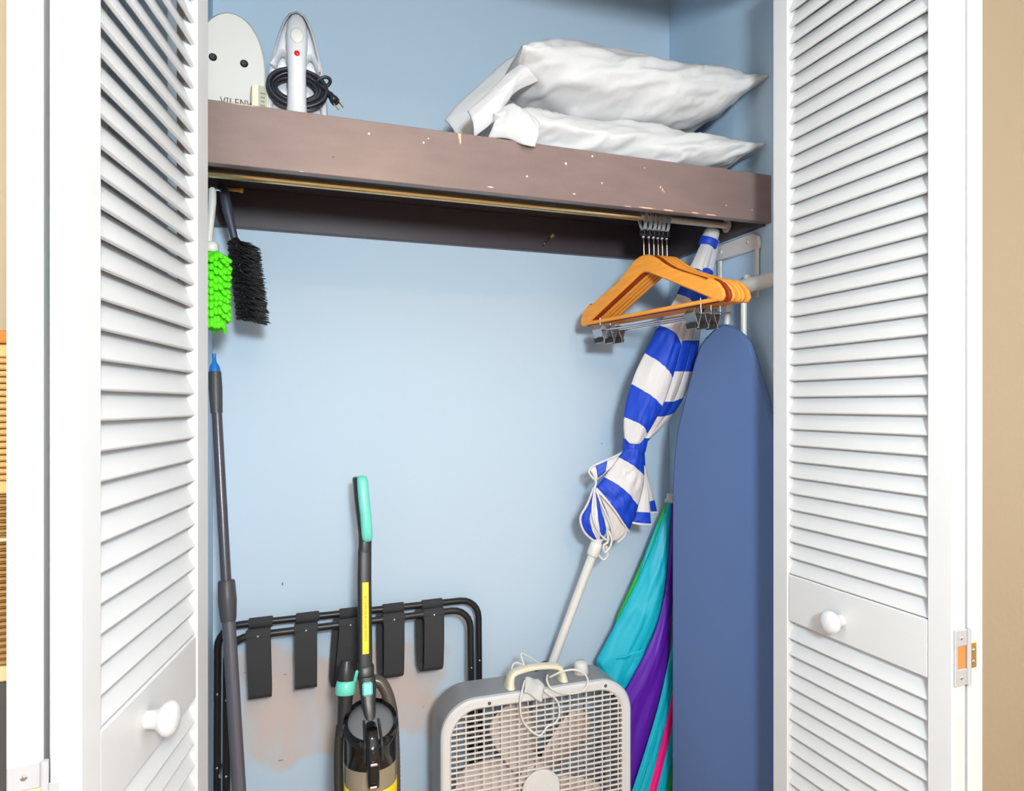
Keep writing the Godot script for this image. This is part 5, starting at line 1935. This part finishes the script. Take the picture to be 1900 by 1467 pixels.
	mb.tube(curve(ats([[949, 1243, 1.575], [952, 1233, 1.58], [960, 1229, 1.58], [969, 1234, 1.575], [975, 1245, 1.565]]), 24), cr, 10)
	mb.tube(curve(ats([[976, 1248, 1.565], [972, 1232, 1.575], [967, 1218, 1.585], [968, 1212, 1.588], [977, 1216, 1.59], [990, 1223, 1.59], [1001, 1231, 1.588]]), 30), cr, 10)
	part("cord", mb, M.plastic_white, t)
	mb = MB.new(o)
	limb(mb, [[1010, 1278, 1.489, 0.002, 0.002], [1013, 1282, 1.488, 0.006, 0.004], [1019, 1288, 1.488, 0.0045, 0.0035], [1024, 1292, 1.488, 0.003, 0.003]], 12, 0.8)
	part("plug", mb, M.plastic_white, t)
	mb = MB.new(o)
	var g2 := []
	var A := ats([[975, 1256, 1.512], [974, 1268, 1.500], [973, 1278, 1.494], [972, 1285, 1.490]])
	var B := ats([[999, 1259, 1.512], [1011, 1272, 1.498], [1008, 1286, 1.492], [1005, 1300, 1.489]])
	A = curve(A, 10)
	B = curve(B, 10)
	for i in A.size():
		var row := []
		for j in 7:
			var f := j / 6.0
			row.append(A[i].lerp(B[i], f) + Vector3(0, 0.003 * sin(f * 6.0), 0.003 * sin(f * 5.0 + i * 0.3)))
		g2.append(row)
	mb.sheet(g2, Vector3(0, 0, -0.0015))
	part("cord_tag", mb, paint(rgb(196, 196, 196), 0.6), t, "white paper tag on the cord")
	var nv := thing("cord_clip", "small navy blue clip behind the fan's cream handle at the foot of the parasol pole", "clip", at(1008, 1233, 1.598))
	mb = MB.new(nv.position)
	mb.box(Transform3D(Basis(Vector3.BACK, 0.3), nv.position), Vector3(0.026, 0.014, 0.016), 0.004)
	part("body", mb, paint(rgb(34, 42, 104), 0.5), nv)
	mb = MB.new(nv.position)
	mb.box(Transform3D(Basis(Vector3.BACK, 0.3), nv.position + Vector3(-0.016, -0.008, 0)), Vector3(0.020, 0.006, 0.014), 0.002)
	mb.tube([nv.position + Vector3(0.0, 0, 0), at(1022, 1231, 1.66)], 0.004, 8)
	part("strap", mb, paint(rgb(24, 28, 60), 0.5), nv)

# ---------------------------------------------------------------- cabinet at the left edge of the view
func make_cabinet():
	var d := 0.86
	var xr := -0.300
	var xl := -0.85
	var t := thing("slatted_cabinet", "light wood cabinet with slatted and woven front beside the left closet door", "cabinet", Vector3((xl + xr) * 0.5, 0, -0.94))
	var o := t.position
	var cols := {"orange": paint(rgb(176, 100, 28), 0.45), "light": paint(rgb(190, 150, 92), 0.5), "slat": paint(rgb(178, 138, 82), 0.5), "straw": paint(rgb(142, 102, 50), 0.7), "cream": paint(rgb(186, 164, 120), 0.6), "dark": paint(rgb(58, 58, 56), 0.6)}
	var Y := func(py: float) -> float: return at(6, py, d).y
	var mb := MB.new(o)
	mb.block(Vector3(xl, 0.03, -1.01), Vector3(xr, Y.call(616), -d - 0.012), 0.003)
	part("body", mb, cols.slat, t)
	for q in [["top_board", 613, 637, "orange", 0.012], ["rail", 638, 662, "light", 0.006], ["rail", 893, 916, "light", 0.006], ["rail", 998, 1005, "cream", 0.008], ["rail", 1237, 1265, "cream", 0.006]]:
		mb = MB.new(o)
		mb.block(Vector3(xl, Y.call(q[2]), -d - 0.012), Vector3(xr, Y.call(q[1]), -d + q[4] - 0.006), 0.0015)
		part(q[0], mb, cols[q[3]], t)
	for k in 19:
		mb = MB.new(o)
		var a := 663.0 + k * 12.1
		mb.block(Vector3(xl + 0.01, Y.call(a + 10.6), -d - 0.012), Vector3(xr, Y.call(a + 0.6), -d), 0.002)
		part("slat", mb, cols.slat, t)
	# woven panels
	for q in [[917, 997], [1006, 1236]]:
		mb = MB.new(o)
		var n := int((q[1] - q[0]) / 6.0)
		for k in n:
			var y: float = Y.call(q[0] + (k + 0.5) * 6.0)
			var pts := []
			for i in 41:
				pts.append(Vector3(lerp(xl + 0.01, xr, i / 40.0), y, -d - 0.006 + 0.003 * sin(i * 1.4 + PI * k)))
			mb.tube(pts, 0.0021, 6)
		part("woven_panel", mb, cols.straw, t, "", "stuff")
	mb = MB.new(o)
	mb.block(Vector3(xl + 0.01, 0.0, -1.0), Vector3(xr, Y.call(1266), -d - 0.004), 0.002)
	part("base", mb, cols.dark, t, "dark base")
